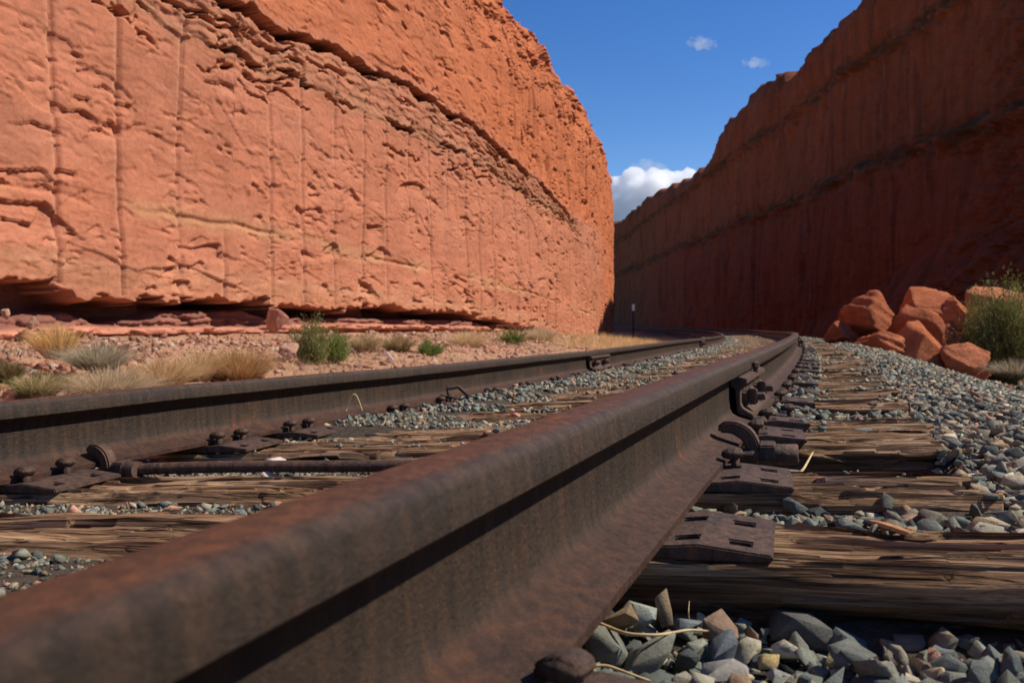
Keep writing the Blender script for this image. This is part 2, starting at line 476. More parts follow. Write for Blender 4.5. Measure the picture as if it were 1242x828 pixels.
def build_ground():
    xs = np.unique(np.concatenate([np.linspace(-400, -40, 12), np.arange(-40, -12, 1.0), np.arange(-12, -3, .15), np.arange(-3, 3.2, .06), np.arange(3.2, 12, .25), np.arange(12, 45, 1.0), np.linspace(45, 400, 12)]))
    ys = np.unique(np.concatenate([np.linspace(-200, -12, 10), np.arange(-12, 0, .6), np.arange(0, 4, .06), np.arange(4, 20, .15), np.arange(20, 75, .5), np.arange(75, 250, 5), np.linspace(250, 600, 12)]))
    X, Y = np.meshgrid(xs, ys, indexing='ij')
    Z = ground_z(X, Y)
    wide = np.clip((np.hypot(X, Y - 40) - 130) / 60, 0, 1)
    Z = Z * (1 - wide) + (-.9) * wide
    s, lat = inv_trk(X, Y)
    n = fbm(X * .7, Y * .7, 31)[..., None]
    red = np.array([.42, .215, .13]); pink = np.array([.48, .285, .19]); dirt = np.array([.085, .068, .052]); tan = np.array([.40, .27, .14])
    c = red + (pink - red) * np.clip(n * 1.3 + .5, 0, 1)
    far = np.clip((Y - 26) / 8, 0, 1)[..., None] * (lat < -2)[..., None]
    c = c * (1 - far * .8) + tan * far * .8
    k = (sstep(3.6, 3.0, np.abs(lat - .6)))[..., None]
    c = c * (1 - k) + dirt * k
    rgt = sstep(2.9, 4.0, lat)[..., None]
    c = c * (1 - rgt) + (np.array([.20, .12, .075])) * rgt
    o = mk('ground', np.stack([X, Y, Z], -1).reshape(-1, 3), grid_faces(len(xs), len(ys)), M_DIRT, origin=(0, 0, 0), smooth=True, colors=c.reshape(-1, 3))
    tag(o, 'bare red dirt floor of the rock cut', kind='structure')
build_ground()

# ------------------------------------------------------------------ cliffs
def on_wall(u, v):                                  # sight line -> (arc length, height) on the left cliff
    r = ray(u, v)
    f = WX * r[1] - WY * r[0]
    ok = np.where((f[:-1] * f[1:] <= 0) & (WY[1:] > 0))[0]
    i = ok[0]; t = f[i] / (f[i] - f[i + 1] + 1e-12)
    x = WX[i] + (WX[i + 1] - WX[i]) * t; y = WY[i] + (WY[i + 1] - WY[i]) * t
    k = (x * r[0] + y * r[1]) / (r[0] ** 2 + r[1] ** 2)
    return WS[i] + (WS[i + 1] - WS[i]) * t, ZC + r[2] * k

def line_fn(pts):
    a = sorted(on_wall(*p) for p in pts)
    S = np.array([q[0] for q in a]); Z = np.array([q[1] for q in a])
    def f(s):
        z = np.interp(s, S, Z)
        return z + np.where(s < S[0], (S[0] - s) * (Z[0] - Z[1]) / max(S[1] - S[0], .1) * .3, 0)
    return f, S[0], S[-1]

def stair(z, s, L, seed, wamp):
    w = wamp * (pn(s * .45, z * .6, seed) + .5 * pn(s * 1.1, z * 1.2, seed + 1) + .28 * pn(s * 2.7, z * 2.7, seed + 2) + .12 * pn(s * 7, z * 7, seed + 3))
    ph = (z + w) / L
    i = np.floor(ph); fr = ph - i
    cell = hrand(i.astype(np.int64) * 7 + np.floor(s * .23 + .6 * pn(s * .6, z * .6, seed + 5)).astype(np.int64) * 131, seed)
    edge = sstep(0, .045, fr)                       # sharp lip at the bottom of each block, then sloping back upward
    return (1 - fr) ** 1.4 * edge * (.15 + .85 * cell)

def left_cliff():
    crack, c0, c1 = line_fn([(258, 0), (300, 12), (345, 38), (400, 58), (440, 78), (490, 102), (520, 118), (545, 138), (570, 150), (600, 178), (625, 198), (655, 224), (690, 262)])
    ledge, l0, l1 = line_fn([(150, -6), (185, 18), (220, 45), (270, 55), (300, 70), (335, 82), (365, 95), (400, 112), (435, 130), (490, 155), (530, 170), (560, 185), (600, 205), (640, 235), (690, 270), (715, 300)])
    seam, m0, m1 = line_fn([(0, 222), (60, 232), (105, 241), (170, 253), (260, 268), (340, 285), (480, 318), (560, 335), (640, 355), (715, 380)])
    under, u0, u1 = line_fn([(0, 342), (60, 343), (110, 357), (160, 360), (220, 362), (300, 362), (345, 370), (420, 373), (480, 372), (520, 378), (560, 378), (600, 388), (640, 397), (690, 412)])
    ubot, b0, b1 = line_fn([(0, 383), (60, 380), (100, 376), (130, 390), (190, 388), (215, 376), (320, 374), (340, 384), (440, 385), (560, 387), (600, 392), (650, 402), (690, 413)])
    lip, p0, p1 = line_fn([(0, 400), (110, 396), (200, 397), (330, 396), (420, 392), (600, 396), (650, 406), (690, 414)])
    # columns: fine where the camera is near
    col = [float(np.interp(-14, WY, WS))]
    send = float(np.interp(128, WY, WS))
    while col[-1] < send:
        s = col[-1]
        col.append(s + (.25 if s < 4.5 else (.026 + .0015 * (s - 6) if s < 58 else .5)))
    S = np.array(col)
    Y = np.interp(S, WS, WY); X = np.interp(S, WS, WX)
    T = np.stack([np.gradient(X, S), np.gradient(Y, S)], -1); T /= np.linalg.norm(T, axis=1)[:, None]
    N = np.stack([T[:, 1], -T[:, 0]], -1)           # toward the track
    rim = ZC + np.interp(Y, [-15, 14, 21, 26, 28.5, 31.5, 36.5, 42, 47, 51, 58, 130], [15.5, 13.5, 12.0, 11.6, 11.6, 11.7, 11.0, 11.3, 11.4, 11.0, 10.8, 10.5]) + .25 * pn(S * .35, 0 * S, 3) + .45 * (hrand(np.floor(S * .42 + .3 * pn(S, 0 * S, 5)).astype(np.int64), 8) - .5) + .3 * (hrand(np.floor(S * 1.3).astype(np.int64), 9) - .5)
    bot = foot_z(Y) - .6
    t = np.concatenate([np.linspace(0, .16, 120, endpoint=False), np.linspace(.16, 1, 540)])
    Z = bot[:, None] + (rim - bot)[:, None] * t[None, :]
    SS = np.broadcast_to(S[:, None], Z.shape)
    zc = crack(S)[:, None] + .10 * pn(SS * 1.1, 0 * SS, 41) + .05 * pn(SS * 3.3, 0 * SS, 42)
    zl = ledge(S)[:, None] + .14 * pn(SS * .9, 0 * SS, 43) + .07 * pn(SS * 2.7, 0 * SS, 44)
    zs = seam(S)[:, None] + .06 * pn(SS * 1.2, 0 * SS, 45)
    zu = under(S)[:, None] + .05 * pn(SS * 1.3, 0 * SS, 46) + .03 * pn(SS * 4, 0 * SS, 47)
    zb = ubot(S)[:, None] + .03 * pn(SS * 2, 0 * SS, 48)
    zp = lip(S)[:, None] + .03 * pn(SS * 1.7, 0 * SS, 49)
    cm = sstep(c1 + .5, c1 - 6, SS)
    farw = sstep(24, 34, SS)
    H = .20 * fbm(SS * .16, Z * .16, 1, 3) + .05 * fbm(SS * .5, Z * .5, 2, 2)
    # chiselled, fractured face
    wx = SS + .10 * pn(SS * 1.1, Z * 1.1, 161); wz = Z + .08 * pn(SS * 1.3, Z * 1.3, 163)
    f1, e1 = facets(wx, wz, 171, 2.2, 1.1, 1.2); f2, e2 = facets(wx + .3 * wz, wz, 172, .60, .30, 1.3); f3, e3 = facets(wx - .2 * wz, wz, 173, .20, .12, 1.3)
    m0 = sstep(-.1, .3, pn(SS * .25, Z * .3, 160)); m2 = sstep(-.10, .30, pn(SS * .45, Z * .5, 174)); m3 = sstep(-.1, .3, pn(SS * .9, Z * .9, 175))
    H += .030 * f1 + .016 * f2 * (.10 + m2) + .007 * f3 * (.2 + m3)
    jag = .55 * f1 + .40 * f2 + .16 * f3 + .5 * pn(SS * .3, Z * .3, 76)
    H += .040 * jag_stair(Z, jag, 1.3, 71, SS * .3 + 2 * f1) * (.2 + .8 * m0)
    H += .026 * jag_stair(Z, jag * .8, .45, 81, SS * .6 + 3 * f1) * (.1 + m2 * .9)
    H += .014 * jag_stair(Z, jag * .5, .16, 91, SS * 1.2 + 3 * f2) * m3
    H -= .10 * chips(wx + .25 * wz, wz, 301, .80, .34, .11) * (.3 + .7 * m0)
    H -= .080 * chips(wx - .35 * wz, wz, 302, .36, .16, .13) * (.25 + .75 * m2)
    H -= .045 * chips(wx + .2 * wz, wz, 303, .18, .09, .14) * (.2 + .8 * m3)
    H += .006 * fbm(SS * 6, Z * 6, 7, 3)
    # strata between the two cracks
    fr = np.clip((Z - zl) / np.maximum(zc - zl, .2), 0, 1)
    band = ((Z > zl) & (Z < zc)).astype(float) * sstep(l1 + 1, l1 - 8, SS)
    q = fr * 3.4 + .8 * pn(SS * .22, Z * .3, 66) + .25 * pn(SS * 1.3, Z, 165); fq = q - np.floor(q)
    H += band * (.025 * (1 - .6 * fq) * sstep(0, .05, fq) * (.4 + .6 * hrand(np.floor(q).astype(np.int64) + 9 * np.floor(SS * .3).astype(np.int64), 3)))
    # overhangs and open cracks
    jl = .10 * f2 + .05 * f3
    zl = zl + jl; zc = zc + .05 * f2 + .03 * f3
    H += .05 * sstep(-.02, .02, Z - zl) * sstep(l1 + 1, l1 - 8, SS) * (.3 + .9 * np.clip(pn(SS * .33, 0 * SS, 67) + .4, 0, 1))
    lw_ = .095 * sstep(-.12, .40, pn(SS * .62, 0 * SS, 68)) * sstep(l1 + 1, l1 - 8, SS) + .001
    H -= .8 * sstep(.02, 0, Z - zl) * sstep(-.02, .02, Z - zl + lw_) * sstep(.0, .03, lw_)
    H += .07 * sstep(-.02, .02, Z - zc) * cm * (.7 + .3 * pn(SS * .4, 0 * SS, 75))
    cw = (.105 + .12 * sstep(-.3, .5, pn(SS * .6, 0 * SS, 69))) * sstep(-.62, -.45, pn(SS * .36, 0 * SS + 2.2, 168)) + .001
    H -= 1.5 * sstep(.02, 0, Z - zc) * sstep(-.02, .02, Z - zc + cw) * cm * sstep(.0, .04, cw)
    for kk, (fr_, ph_) in enumerate(((.22, 1.3), (.45, 4.1), (.62, 7.7), (.82, 2.9), (-.22, 5.3), (-.5, 9.1))):
        zk = zl + (zc - zl) * fr_ + .06 * f2
        wk = .06 * sstep(.05, .40, pn(SS * .5, 0 * SS + ph_ * 3, 240 + kk)) * sstep(l1, l1 - 8, SS)
        H -= .30 * sstep(.015, 0, Z - zk) * sstep(-.015, .015, Z - zk + wk) * sstep(.01, .03, wk)
        H += .03 * sstep(-.02, .02, Z - zk) * sstep(l1, l1 - 8, SS) * (fr_ > 0)
    H -= .05 * np.exp(-((Z - zs) / .04) ** 2) * sstep(-.2, .3, pn(SS * .3, 0 * SS, 70))
    # the freshly blasted upper face: close drill lines
    upm = sstep(0, .8, Z - zc) * sstep(20, 30, SS) + sstep(40, 48, SS)
    upm = np.clip(upm, 0, 1)
    H += upm * (.10 * pn(SS * 2.6, Z * .22, 73) + .07 * pn(SS * 5.5, Z * .4, 74) + .05 * pn(SS * 11, Z * 1.0, 311) - .14 * chips(SS, Z, 312, .5, .6, .16))
    # rough broken rim
    top = sstep(4.0, .3, rim[:, None] - Z)
    fr1, er1 = facets(SS, Z, 310, .9, .7, 1.4); H += top * (.34 * fr1 + .22 * jag_stair(Z, jag, .7, 78, SS * .5) + .14 * fbm(SS * 1.5, Z * 1.5, 79))
    # drill-hole halves
    gs = np.arange(2, 60, 1.22) + .20 * (hrand(np.arange(48), 5) - .5)[:len(np.arange(2, 60, 1.22))]
    streak = np.zeros_like(Z)
    for k, g in enumerate(gs):
        w = .030 if g < 22 else .045
        d = SS - g - .008 * pn(Z * .3, 0 * Z + k, 80)
        m = sstep(-.30, .0, pn(Z * .2, 0 * Z + k * 3.3, 82) + .22) * (Z < zl + .3) * (Z > zu)
        H -= .085 * np.exp(-(d / w) ** 2) * m
        streak += np.exp(-((d + .05) / .05) ** 2) * m
    # undercut soft layer at the foot
    um = sstep(u1 + .5, u1 - 3, SS)
    dig = np.clip(.45 + 1.1 * pn(SS * .45, 0 * SS, 83), .12, 1)
    zu = zu + .13 * f2 + .07 * f3 - .05 * jag_stair(Z * 0 + zu, jag * 2, .5, 95, SS * .8)
    rec = sstep(.02, -.05, Z - zu) * um
    H -= rec * (.40 + 1.15 * dig)
    soft = sstep(.04, -.05, Z - zb) * um
    H += soft * (.20 + .85 * dig) + soft * .09 * stair(Z, SS, .11, 84, .12) + soft * .10 * f2
    slab = sstep(.02, -.02, Z - zp) * um
    H += slab * (.22 + .10 * pn(SS * 1.4, 0 * SS, 85)) - .2 * sstep(-.10, -.14, Z - zp) * um
    # lean back at the rim
    k = np.clip((Z - (rim[:, None] - 3.2)) / 3.2, 0, 1)
    H = H - 1.3 * k ** 2.2 - np.clip(Z - foot_z(Y)[:, None], 0, None) * .012
    P = np.stack([X[:, None] + N[:, 0:1] * H, Y[:, None] + N[:, 1:2] * H, Z], -1)
    # colour of the beds, plus shade painted into the open cracks
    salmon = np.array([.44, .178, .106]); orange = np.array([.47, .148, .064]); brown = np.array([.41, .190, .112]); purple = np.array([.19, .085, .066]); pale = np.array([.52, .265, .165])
    C = np.broadcast_to(salmon, Z.shape + (3,)).copy()
    def blend(mask, c):
        C[:] = C * (1 - mask[..., None]) + np.asarray(c) * mask[..., None]
    blend(np.clip(.5 + .9 * fbm(SS * .3, Z * .8, 51, 4), 0, 1) * .5, (.45, .155, .080))
    blend(sstep(.1, .6, fbm(SS * .5, Z * .5, 52, 4)) * .5, (.38, .14, .078))
    blend(np.clip(band, 0, 1) * np.clip(.45 + .5 * pn(SS, Z * 3, 53), 0, 1), brown)
    blend(np.exp(-((Z - zl) / .16) ** 2) * .5 * sstep(l1, l1 - 6, SS), (.38, .195, .11))
    blend(np.exp(-((Z - zs) / .16) ** 2) * .55 * sstep(.0, .3, .2 + pn(SS * .4, Z, 54)), (.42, .24, .12))
    blend(np.exp(-((Z - zs + .9) / .06) ** 2) * .45, pale)
    blend(np.clip(upm + sstep(0, .3, Z - zc) * .8, 0, 1) * .9, orange)
    blend(upm * sstep(.1, .5, pn(SS * 1.4, Z * .15, 55)) * .45, (.40, .13, .06))
    blend(((Z < zc + .02) & (Z > zc - cw - .02)).astype(float) * sstep(.02, .06, cw) * cm * .9, (.17, .075, .052))  # painted shade: darkens the inside of the main crack
    blend(((Z < zl + .02) & (Z > zl - lw_ - .02)).astype(float) * sstep(.02, .05, lw_) * .9, (.19, .085, .058))  # painted shade again, inside the ledge crack
    blend(np.clip(streak, 0, 1) * .55, pale)
    blend(np.exp(-((Z - zu - .25) / .22) ** 2) * .55 * um, (.44, .215, .12))
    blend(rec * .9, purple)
    blend(soft * sstep(-.3, .3, pn(SS * .7, Z * 16, 56)) * .5, (.34, .14, .095))
    blend(slab * .9, (.52, .22, .14))
    # plateau behind the rim
    ext = []
    for b, dzz in ((.8, .10), (2.5, .35), (7, .6), (22, .8), (60, .8)):
        n_ = .25 * fbm(S * .4, 0 * S + b, 57) * min(b, 3) / 3
        ext.append(np.stack([P[:, -1, 0] - N[:, 0] * b, P[:, -1, 1] - N[:, 1] * b, rim + dzz + n_], -1))
    P = np.concatenate([P, np.stack(ext, 1)], 1)
    C = np.concatenate([C, np.broadcast_to(orange, (len(S), 5, 3))], 1)
    f = grid_faces(P.shape[0], P.shape[1])[:, ::-1]
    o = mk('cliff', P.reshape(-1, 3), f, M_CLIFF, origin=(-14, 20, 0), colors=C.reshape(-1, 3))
    tag(o, 'sunlit orange sandstone cliff with dark cracks and drill lines', kind='structure')
left_cliff()

RWX = 24.0
def right_cliff():
    top_px = [(700, 316), (745, 275), (785, 240), (800, 231), (830, 220), (848, 205), (864, 186), (873, 160), (900, 125), (925, 99), (946, 97), (960, 83), (985, 58), (1010, 28), (1040, 0)]
    td, tz = [], []
    for u, v in top_px:
        d = (RWX + 2.2) * F_PX / (u - CX); td.append(d); tz.append((HORIZON - v) / F_PX * d)
    td = np.array(td[::-1] ); tz = np.array(tz[::-1])
    col = [-30.0]
    while col[-1] < 330:
        d = col[-1]
        col.append(d + (1.0 if d < 30 else min(max(.11, d * d * 1.7 / (F_PX * RWX)), .9)))
    D = np.array(col)
    rim = np.interp(D, np.concatenate([[-30, 20, 34.0, 38.6, 42], td]), np.concatenate([[13, 15.0, 17.0, 18.6, 24.0], tz])) + ZC
    rim = rim + .3 * pn(D * .3, 0 * D, 103) + .9 * (hrand(np.floor(D * .28 + .4 * pn(D * .5, 0 * D, 6)).astype(np.int64), 12) - .5) + .5 * (hrand(np.floor(D * .8).astype(np.int64), 13) - .5)
    xoff = np.interp(D, [-30, 0, 25, 40, 200, 330], [16, 6, 1.5, 0, 0, -30])
    bot = -2.2
    t = np.linspace(0, 1, 300)
    Z = bot + (rim - bot)[:, None] * t[None, :]
    S = np.broadcast_to(D[:, None], Z.shape)
    rough = sstep(47, 38, S + 2.5 * pn(S * .1, Z * .15, 105))           # broken rock toward the near end
    V = Z - ZC
    z1 = 10.3 + .5 * pn(S * .06, 0 * S, 106) + .25 * pn(S * .5, 0 * S, 107)
    z2 = 18.4 + .5 * pn(S * .07, 0 * S, 108) + .3 * pn(S * .5, 0 * S, 109)
    H = .5 * fbm(S * .10, Z * .10, 110, 3) + .12 * fbm(S * .6, Z * .6, 111, 4)
    H += (1 - rough) * (.20 * pn(S * 1.6, Z * .08, 112) + .14 * pn(S * 3.6, Z * .15, 113) + .10 * pn(S * 7, Z * .5, 189))
    H += .25 * stair(Z, S, 2.0, 114, 2.2) * sstep(.0, .4, pn(S * .22, Z * .25, 115)) * (.4 + .6 * rough)
    fa, ea = facets(S + .4 * pn(S * .5, Z * .5, 181), Z + .4 * pn(S * .5, Z * .5, 182) + .35 * S, 183, 3.2, 1.6, 1.4); fb, eb = facets(S, Z + .3 * S, 184, 1.1, .6, 1.4)
    H += rough * (.7 * fa + .3 * fb) + (1 - rough) * (.12 * fa + .05 * fb)
    H += rough * (.55 * stair(Z, S, 1.6, 116, 2.6) + .25 * stair(Z, S, .6, 117, 1.2) + .2 * fbm(S * 1.1, Z * 1.1, 118))
    # ledges: each bench is set back
    for zz, dpt in ((z1, .9), (z2, .8)):
        H -= dpt * sstep(-.12, .35, V - zz) * (.75 + .4 * pn(S * .12, 0 * S, 119)) * (1 - .5 * rough)
        H += .35 * np.exp(-((V - zz + .25) / .3) ** 2) * (.4 + pn(S * .7, Z * .5, 120))
        fl, el_ = facets(S, Z, 187, .9, .5, 1.4); H += np.exp(-((V - zz) / 1.0) ** 2) * (.55 * fl + .5 * pn(S * .8, Z * 1.1, 188))
    gs = np.arange(40, 200, 1.5)
    for k, g in enumerate(gs):
        g2 = g + .5 * (hrand(np.array([k]), 9)[0] - .5)
        m = sstep(-.2, .15, pn(Z * .12, 0 * Z + k * 2.2, 121))
        H -= .16 * np.exp(-((S - g2) / (.09 + g * .0012)) ** 2) * m * (1 - rough)
    # broken ground spilling from the foot toward the near end
    tal = np.clip(1 - (V + 1.5) / (6.5 * sstep(75, 34, S) + .6), 0, 1)
    H += tal * 4.2 * sstep(75, 34, S) * (1 + .25 * fbm(S * .8, Z * .8, 122))
    H -= np.clip(V, 0, None) * (.02 + .09 * rough) 
    k = np.clip((Z - (rim[:, None] - 2.0)) / 2.0, 0, 1)
    H -= .9 * k ** 2 + top_noise(S, Z) * k
    xc = RWX + xoff[:, None] - H
    P = np.stack([RIGHT[0] * xc - sn * S, RIGHT[1] * xc + cs * S, Z], -1)
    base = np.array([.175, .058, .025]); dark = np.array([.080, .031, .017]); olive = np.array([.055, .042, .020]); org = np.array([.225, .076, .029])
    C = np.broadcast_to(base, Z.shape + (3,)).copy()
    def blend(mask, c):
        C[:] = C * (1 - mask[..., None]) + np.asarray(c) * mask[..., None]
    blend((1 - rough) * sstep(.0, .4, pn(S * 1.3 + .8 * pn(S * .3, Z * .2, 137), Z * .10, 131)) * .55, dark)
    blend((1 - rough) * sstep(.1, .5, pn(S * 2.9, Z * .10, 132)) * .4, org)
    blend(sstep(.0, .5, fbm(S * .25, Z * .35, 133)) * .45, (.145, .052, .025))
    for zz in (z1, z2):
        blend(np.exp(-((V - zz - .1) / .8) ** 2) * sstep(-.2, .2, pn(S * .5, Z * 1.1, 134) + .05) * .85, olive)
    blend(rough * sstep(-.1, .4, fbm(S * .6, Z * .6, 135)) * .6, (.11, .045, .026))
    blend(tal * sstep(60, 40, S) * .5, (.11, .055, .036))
    ext = []
    for b, dz in ((1.0, .1), (4, .25), (15, .3), (50, .3), (51, -15)):
        n_ = .3 * fbm(D * .3, 0 * D + b, 136) * (b < 20)
        ext.append(np.stack([P[:, -1, 0] + RIGHT[0] * b, P[:, -1, 1] + RIGHT[1] * b, rim + dz + n_], -1))
    P = np.concatenate([P, np.stack(ext, 1)], 1)
    C = np.concatenate([C, np.broadcast_to(base, (len(D), 5, 3))], 1)
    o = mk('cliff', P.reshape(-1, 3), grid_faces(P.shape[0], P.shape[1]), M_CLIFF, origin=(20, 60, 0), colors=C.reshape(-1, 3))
    tag(o, 'tall shaded red sandstone cliff with two ledges closing the cut on the right', kind='structure')
def top_noise(S, Z):
    return .8 * np.clip(fbm(S * .5, Z * .8, 123) + .2, -.2, 1)
right_cliff()

# ------------------------------------------------------------------ ties
TIES = [(.43, -4), (1.035, -5.5), (1.48, -8), (2.11, -8), (2.45, -7.5), (3.10, -6), (3.58, -7), (4.12, -5.5), (4.65, -6), (5.22, -5), (5.74, -5.5)]
q = 6.3
while q < 66:
    TIES.append((q, random.uniform(-1, 1) - 5 * max(0, 1 - (q - 6) / 8))); q += random.uniform(.52, .61)
TW, TH, TL = .23, .17, 2.62
TIE_TOP = -RH - .019                                # below the rail head; the plate takes the rest

def tie_mesh(seed, nl, nc):
    # perimeter in (across, height), dense over the top and front
    per = []
    w = TW / 2
    for t in np.linspace(0, 1, nc): per.append((-w, -TH + TH * t, -1, 0))
    for t in np.linspace(0, 1, nc * 2)[1:-1]: per.append((-w + 2 * w * t, 0, 0, 1))
    for t in np.linspace(0, 1, nc): per.append((w, -TH * t, 1, 0))
    for t in np.linspace(0, 1, 4)[1:-1]: per.append((w - 2 * w * t, -TH, 0, -1))
    per = np.array(per); n = len(per)
    arc = np.concatenate([[0], np.cumsum(np.hypot(np.diff(per[:, 0]), np.diff(per[:, 1])))])
    L = np.linspace(-2.06, .50, nl)
    LL, AA = np.meshgrid(L, arc, indexing='ij')
    g1 = pn(LL * 1.6 + 9 * pn(LL * .5, AA * 3, seed) * .1, AA * 34, seed + 1)
    g2 = pn(LL * 3.2, AA * 90, seed + 2)
    crk = 1 - np.abs(pn(LL * .9 + seed, AA * 17 + .9 * pn(LL * 1.4, AA * 4, seed + 3), seed + 4)) * 2.6
    crk = sstep(.62, .98, crk) * sstep(-.25, .2, pn(LL * 1.1, AA * 11, seed + 5))
    big = fbm(LL * 1.8, AA * 6, seed + 6, 3)
    endk = sstep(.30, .0, .50 - LL) + sstep(.30, .0, LL + 2.06)
    disp = -.005 * (1 - g1) * .6 - .0022 * g2 - .030 * crk - .022 * np.clip(big, -.3, 1) - endk * (.014 * np.clip(pn(LL * 2.5, AA * 26, seed + 7) + .3, 0, 1))
    # splintered, stepped surface and missing slivers
    sp, se = facets(LL * 1.0 + 6 * pn(AA * 9, LL * .4, seed + 15), AA + .014 * pn(LL * 2.2, AA * 10, seed + 11), seed + 12, 1.1, .017, .9)
    disp = disp + .013 * sp - .016 * chips(LL + 9 * AA, AA + .02 * pn(LL * 1.6, AA * 6, seed + 14), seed + 13, .75, .016, .14)
    # worn arrises
    corner = np.exp(-((arc - TH) / .016) ** 2) + np.exp(-((arc - TH - TW) / .016) ** 2)
    disp = disp - corner[None, :] * (.012 + .024 * np.clip(pn(LL * 2.2, AA * 3, seed + 8) + .2, 0, 1))
    bear = np.maximum(np.exp(-(LL / .20) ** 4), np.exp(-((LL + GA) / .20) ** 4)); disp = disp * (1 - .7 * bear)
    nx = per[:, 2]; nz = per[:, 3]
    inv = 1 / np.sqrt(2)
    nxx = nx[None, :] + 0 * LL; nzz = nz[None, :] + 0 * LL
    ck = (corner > .3)[None, :]
    Vx = LL + endk * 0
    ragged = .05 * (hrand(np.floor(AA * 55 + pn(AA * 20, 0 * AA, seed)).astype(np.int64), seed + 9) - .6) + .02 * pn(AA * 13, 0 * AA, seed + 10)
    Vx = LL + np.where(LL > .34, (LL - .34) / .16, 0) * ragged
    Vy = per[None, :, 0] + nxx * disp; Vz = per[None, :, 1] + nzz * disp
    V = np.stack([Vx, Vy, Vz], -1).reshape(-1, 3)
    C = 1.0 - .72 * np.clip(crk, 0, 1) + .10 * g1
    C = (C * (1 + .12 * big)).reshape(-1, 1) * np.ones(3)
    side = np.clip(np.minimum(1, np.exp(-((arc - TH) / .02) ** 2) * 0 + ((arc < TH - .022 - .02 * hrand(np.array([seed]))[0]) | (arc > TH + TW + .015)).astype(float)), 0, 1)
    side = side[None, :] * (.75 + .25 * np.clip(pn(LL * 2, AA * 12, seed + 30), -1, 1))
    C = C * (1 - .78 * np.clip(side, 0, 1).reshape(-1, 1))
    f = [tuple(x) for x in grid_faces(nl, n, True)]
    # end grain: rings inset to a centre, with radial checks
    for base_, sgn in ((0, -1), ((nl - 1) * n, 1)):
        ring = V[base_:base_ + n]
        cpt = ring.mean(0)
        prev = list(range(base_, base_ + n))
        for kk in range(1, 5):
            fr = kk / 5
            rr_ = ring * (1 - fr) + cpt * fr
            rr_ = rr_ + np.stack([sgn * (.004 - .018 * sstep(.3, .6, np.abs(pn(arc * 22, arc * 0 + seed, 3)))) * fr, 0 * arc, 0 * arc], -1)
            st = len(V); V = np.concatenate([V, rr_]); C = np.concatenate([C, np.full((n, 3), .62)])
            cur = list(range(st, st + n))
            for i in range(n):
                a, b_, c_, d = prev[i], prev[(i + 1) % n], cur[(i + 1) % n], cur[i]
                f.append((a, b_, c_, d) if sgn > 0 else (d, c_, b_, a))
            prev = cur
        f.append(tuple(prev) if sgn > 0 else tuple(prev[::-1]))
    return V, f, C

TIE_LABELS = {0: 'tie at the very front, mostly below the frame under the nearest spike',
              1: 'nearest cracked wooden tie, lying across the bottom right under the bare plate',
              2: 'grey-brown split tie with a sawn end, second from the front, a splinter leaning on it',
              3: 'tie with a deep black front face just behind the gauge rod',
              4: 'tie close behind the rod tie, its end stepped back, by the joint bar',
              5: 'tie with a curled top edge just past the joint bar',
              6: 'thin-looking tie next past the curled tie, gravel on both sides'}
tie_objs = []
variants = []
for i, (s0, skew) in enumerate(TIES):
    if i < 7: V, f, C = tie_mesh(200 + i * 23, 420, 26)
    elif i < 11: V, f, C = tie_mesh(200 + i * 23, 200, 16)
    elif i < 16: V, f, C = tie_mesh(200 + i * 23, 90, 9)
    sm = s0 + TW / 2
    off = .09 if i == 1 else (.0 if i < 7 else random.uniform(-.06, .05))
    p0 = trk(sm, off, TIE_TOP)
    sl = float(drop_left(sm)) / GA
    rot = (0, -math.atan(sl), sm / R0 - math.radians(skew) )
    lab = TIE_LABELS.get(i, 'weathered wooden tie half buried in gravel farther along the track')
    dzr = random.uniform(-.006, .0) if i > 6 else 0
    if i < 16:
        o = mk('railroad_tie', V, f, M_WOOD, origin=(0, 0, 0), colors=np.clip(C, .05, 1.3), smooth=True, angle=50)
        if i >= 11: variants.append(o)
    else:
        o = variants[i % len(variants)].copy(); COL.objects.link(o)
    o.location = (p0[0], p0[1], p0[2] + dzr); o.rotation_euler = rot
    o.location.z += 0
    tag(o, lab, 'railroad tie', 'wooden ties under the rails')
    tie_objs.append(o)

def tie_at(s, lat):                                 # is this spot on a tie?
    inside = np.zeros(np.shape(s), bool)
    for (s0, skew) in TIES:
        c = s0 + TW / 2 + np.tan(math.radians(-skew)) * lat * 1.0
        inside |= (np.abs(s - c) < TW / 2 + .004) & (lat > -2.08) & (lat < (.59 if s0 == 1.035 else .51))
    return inside

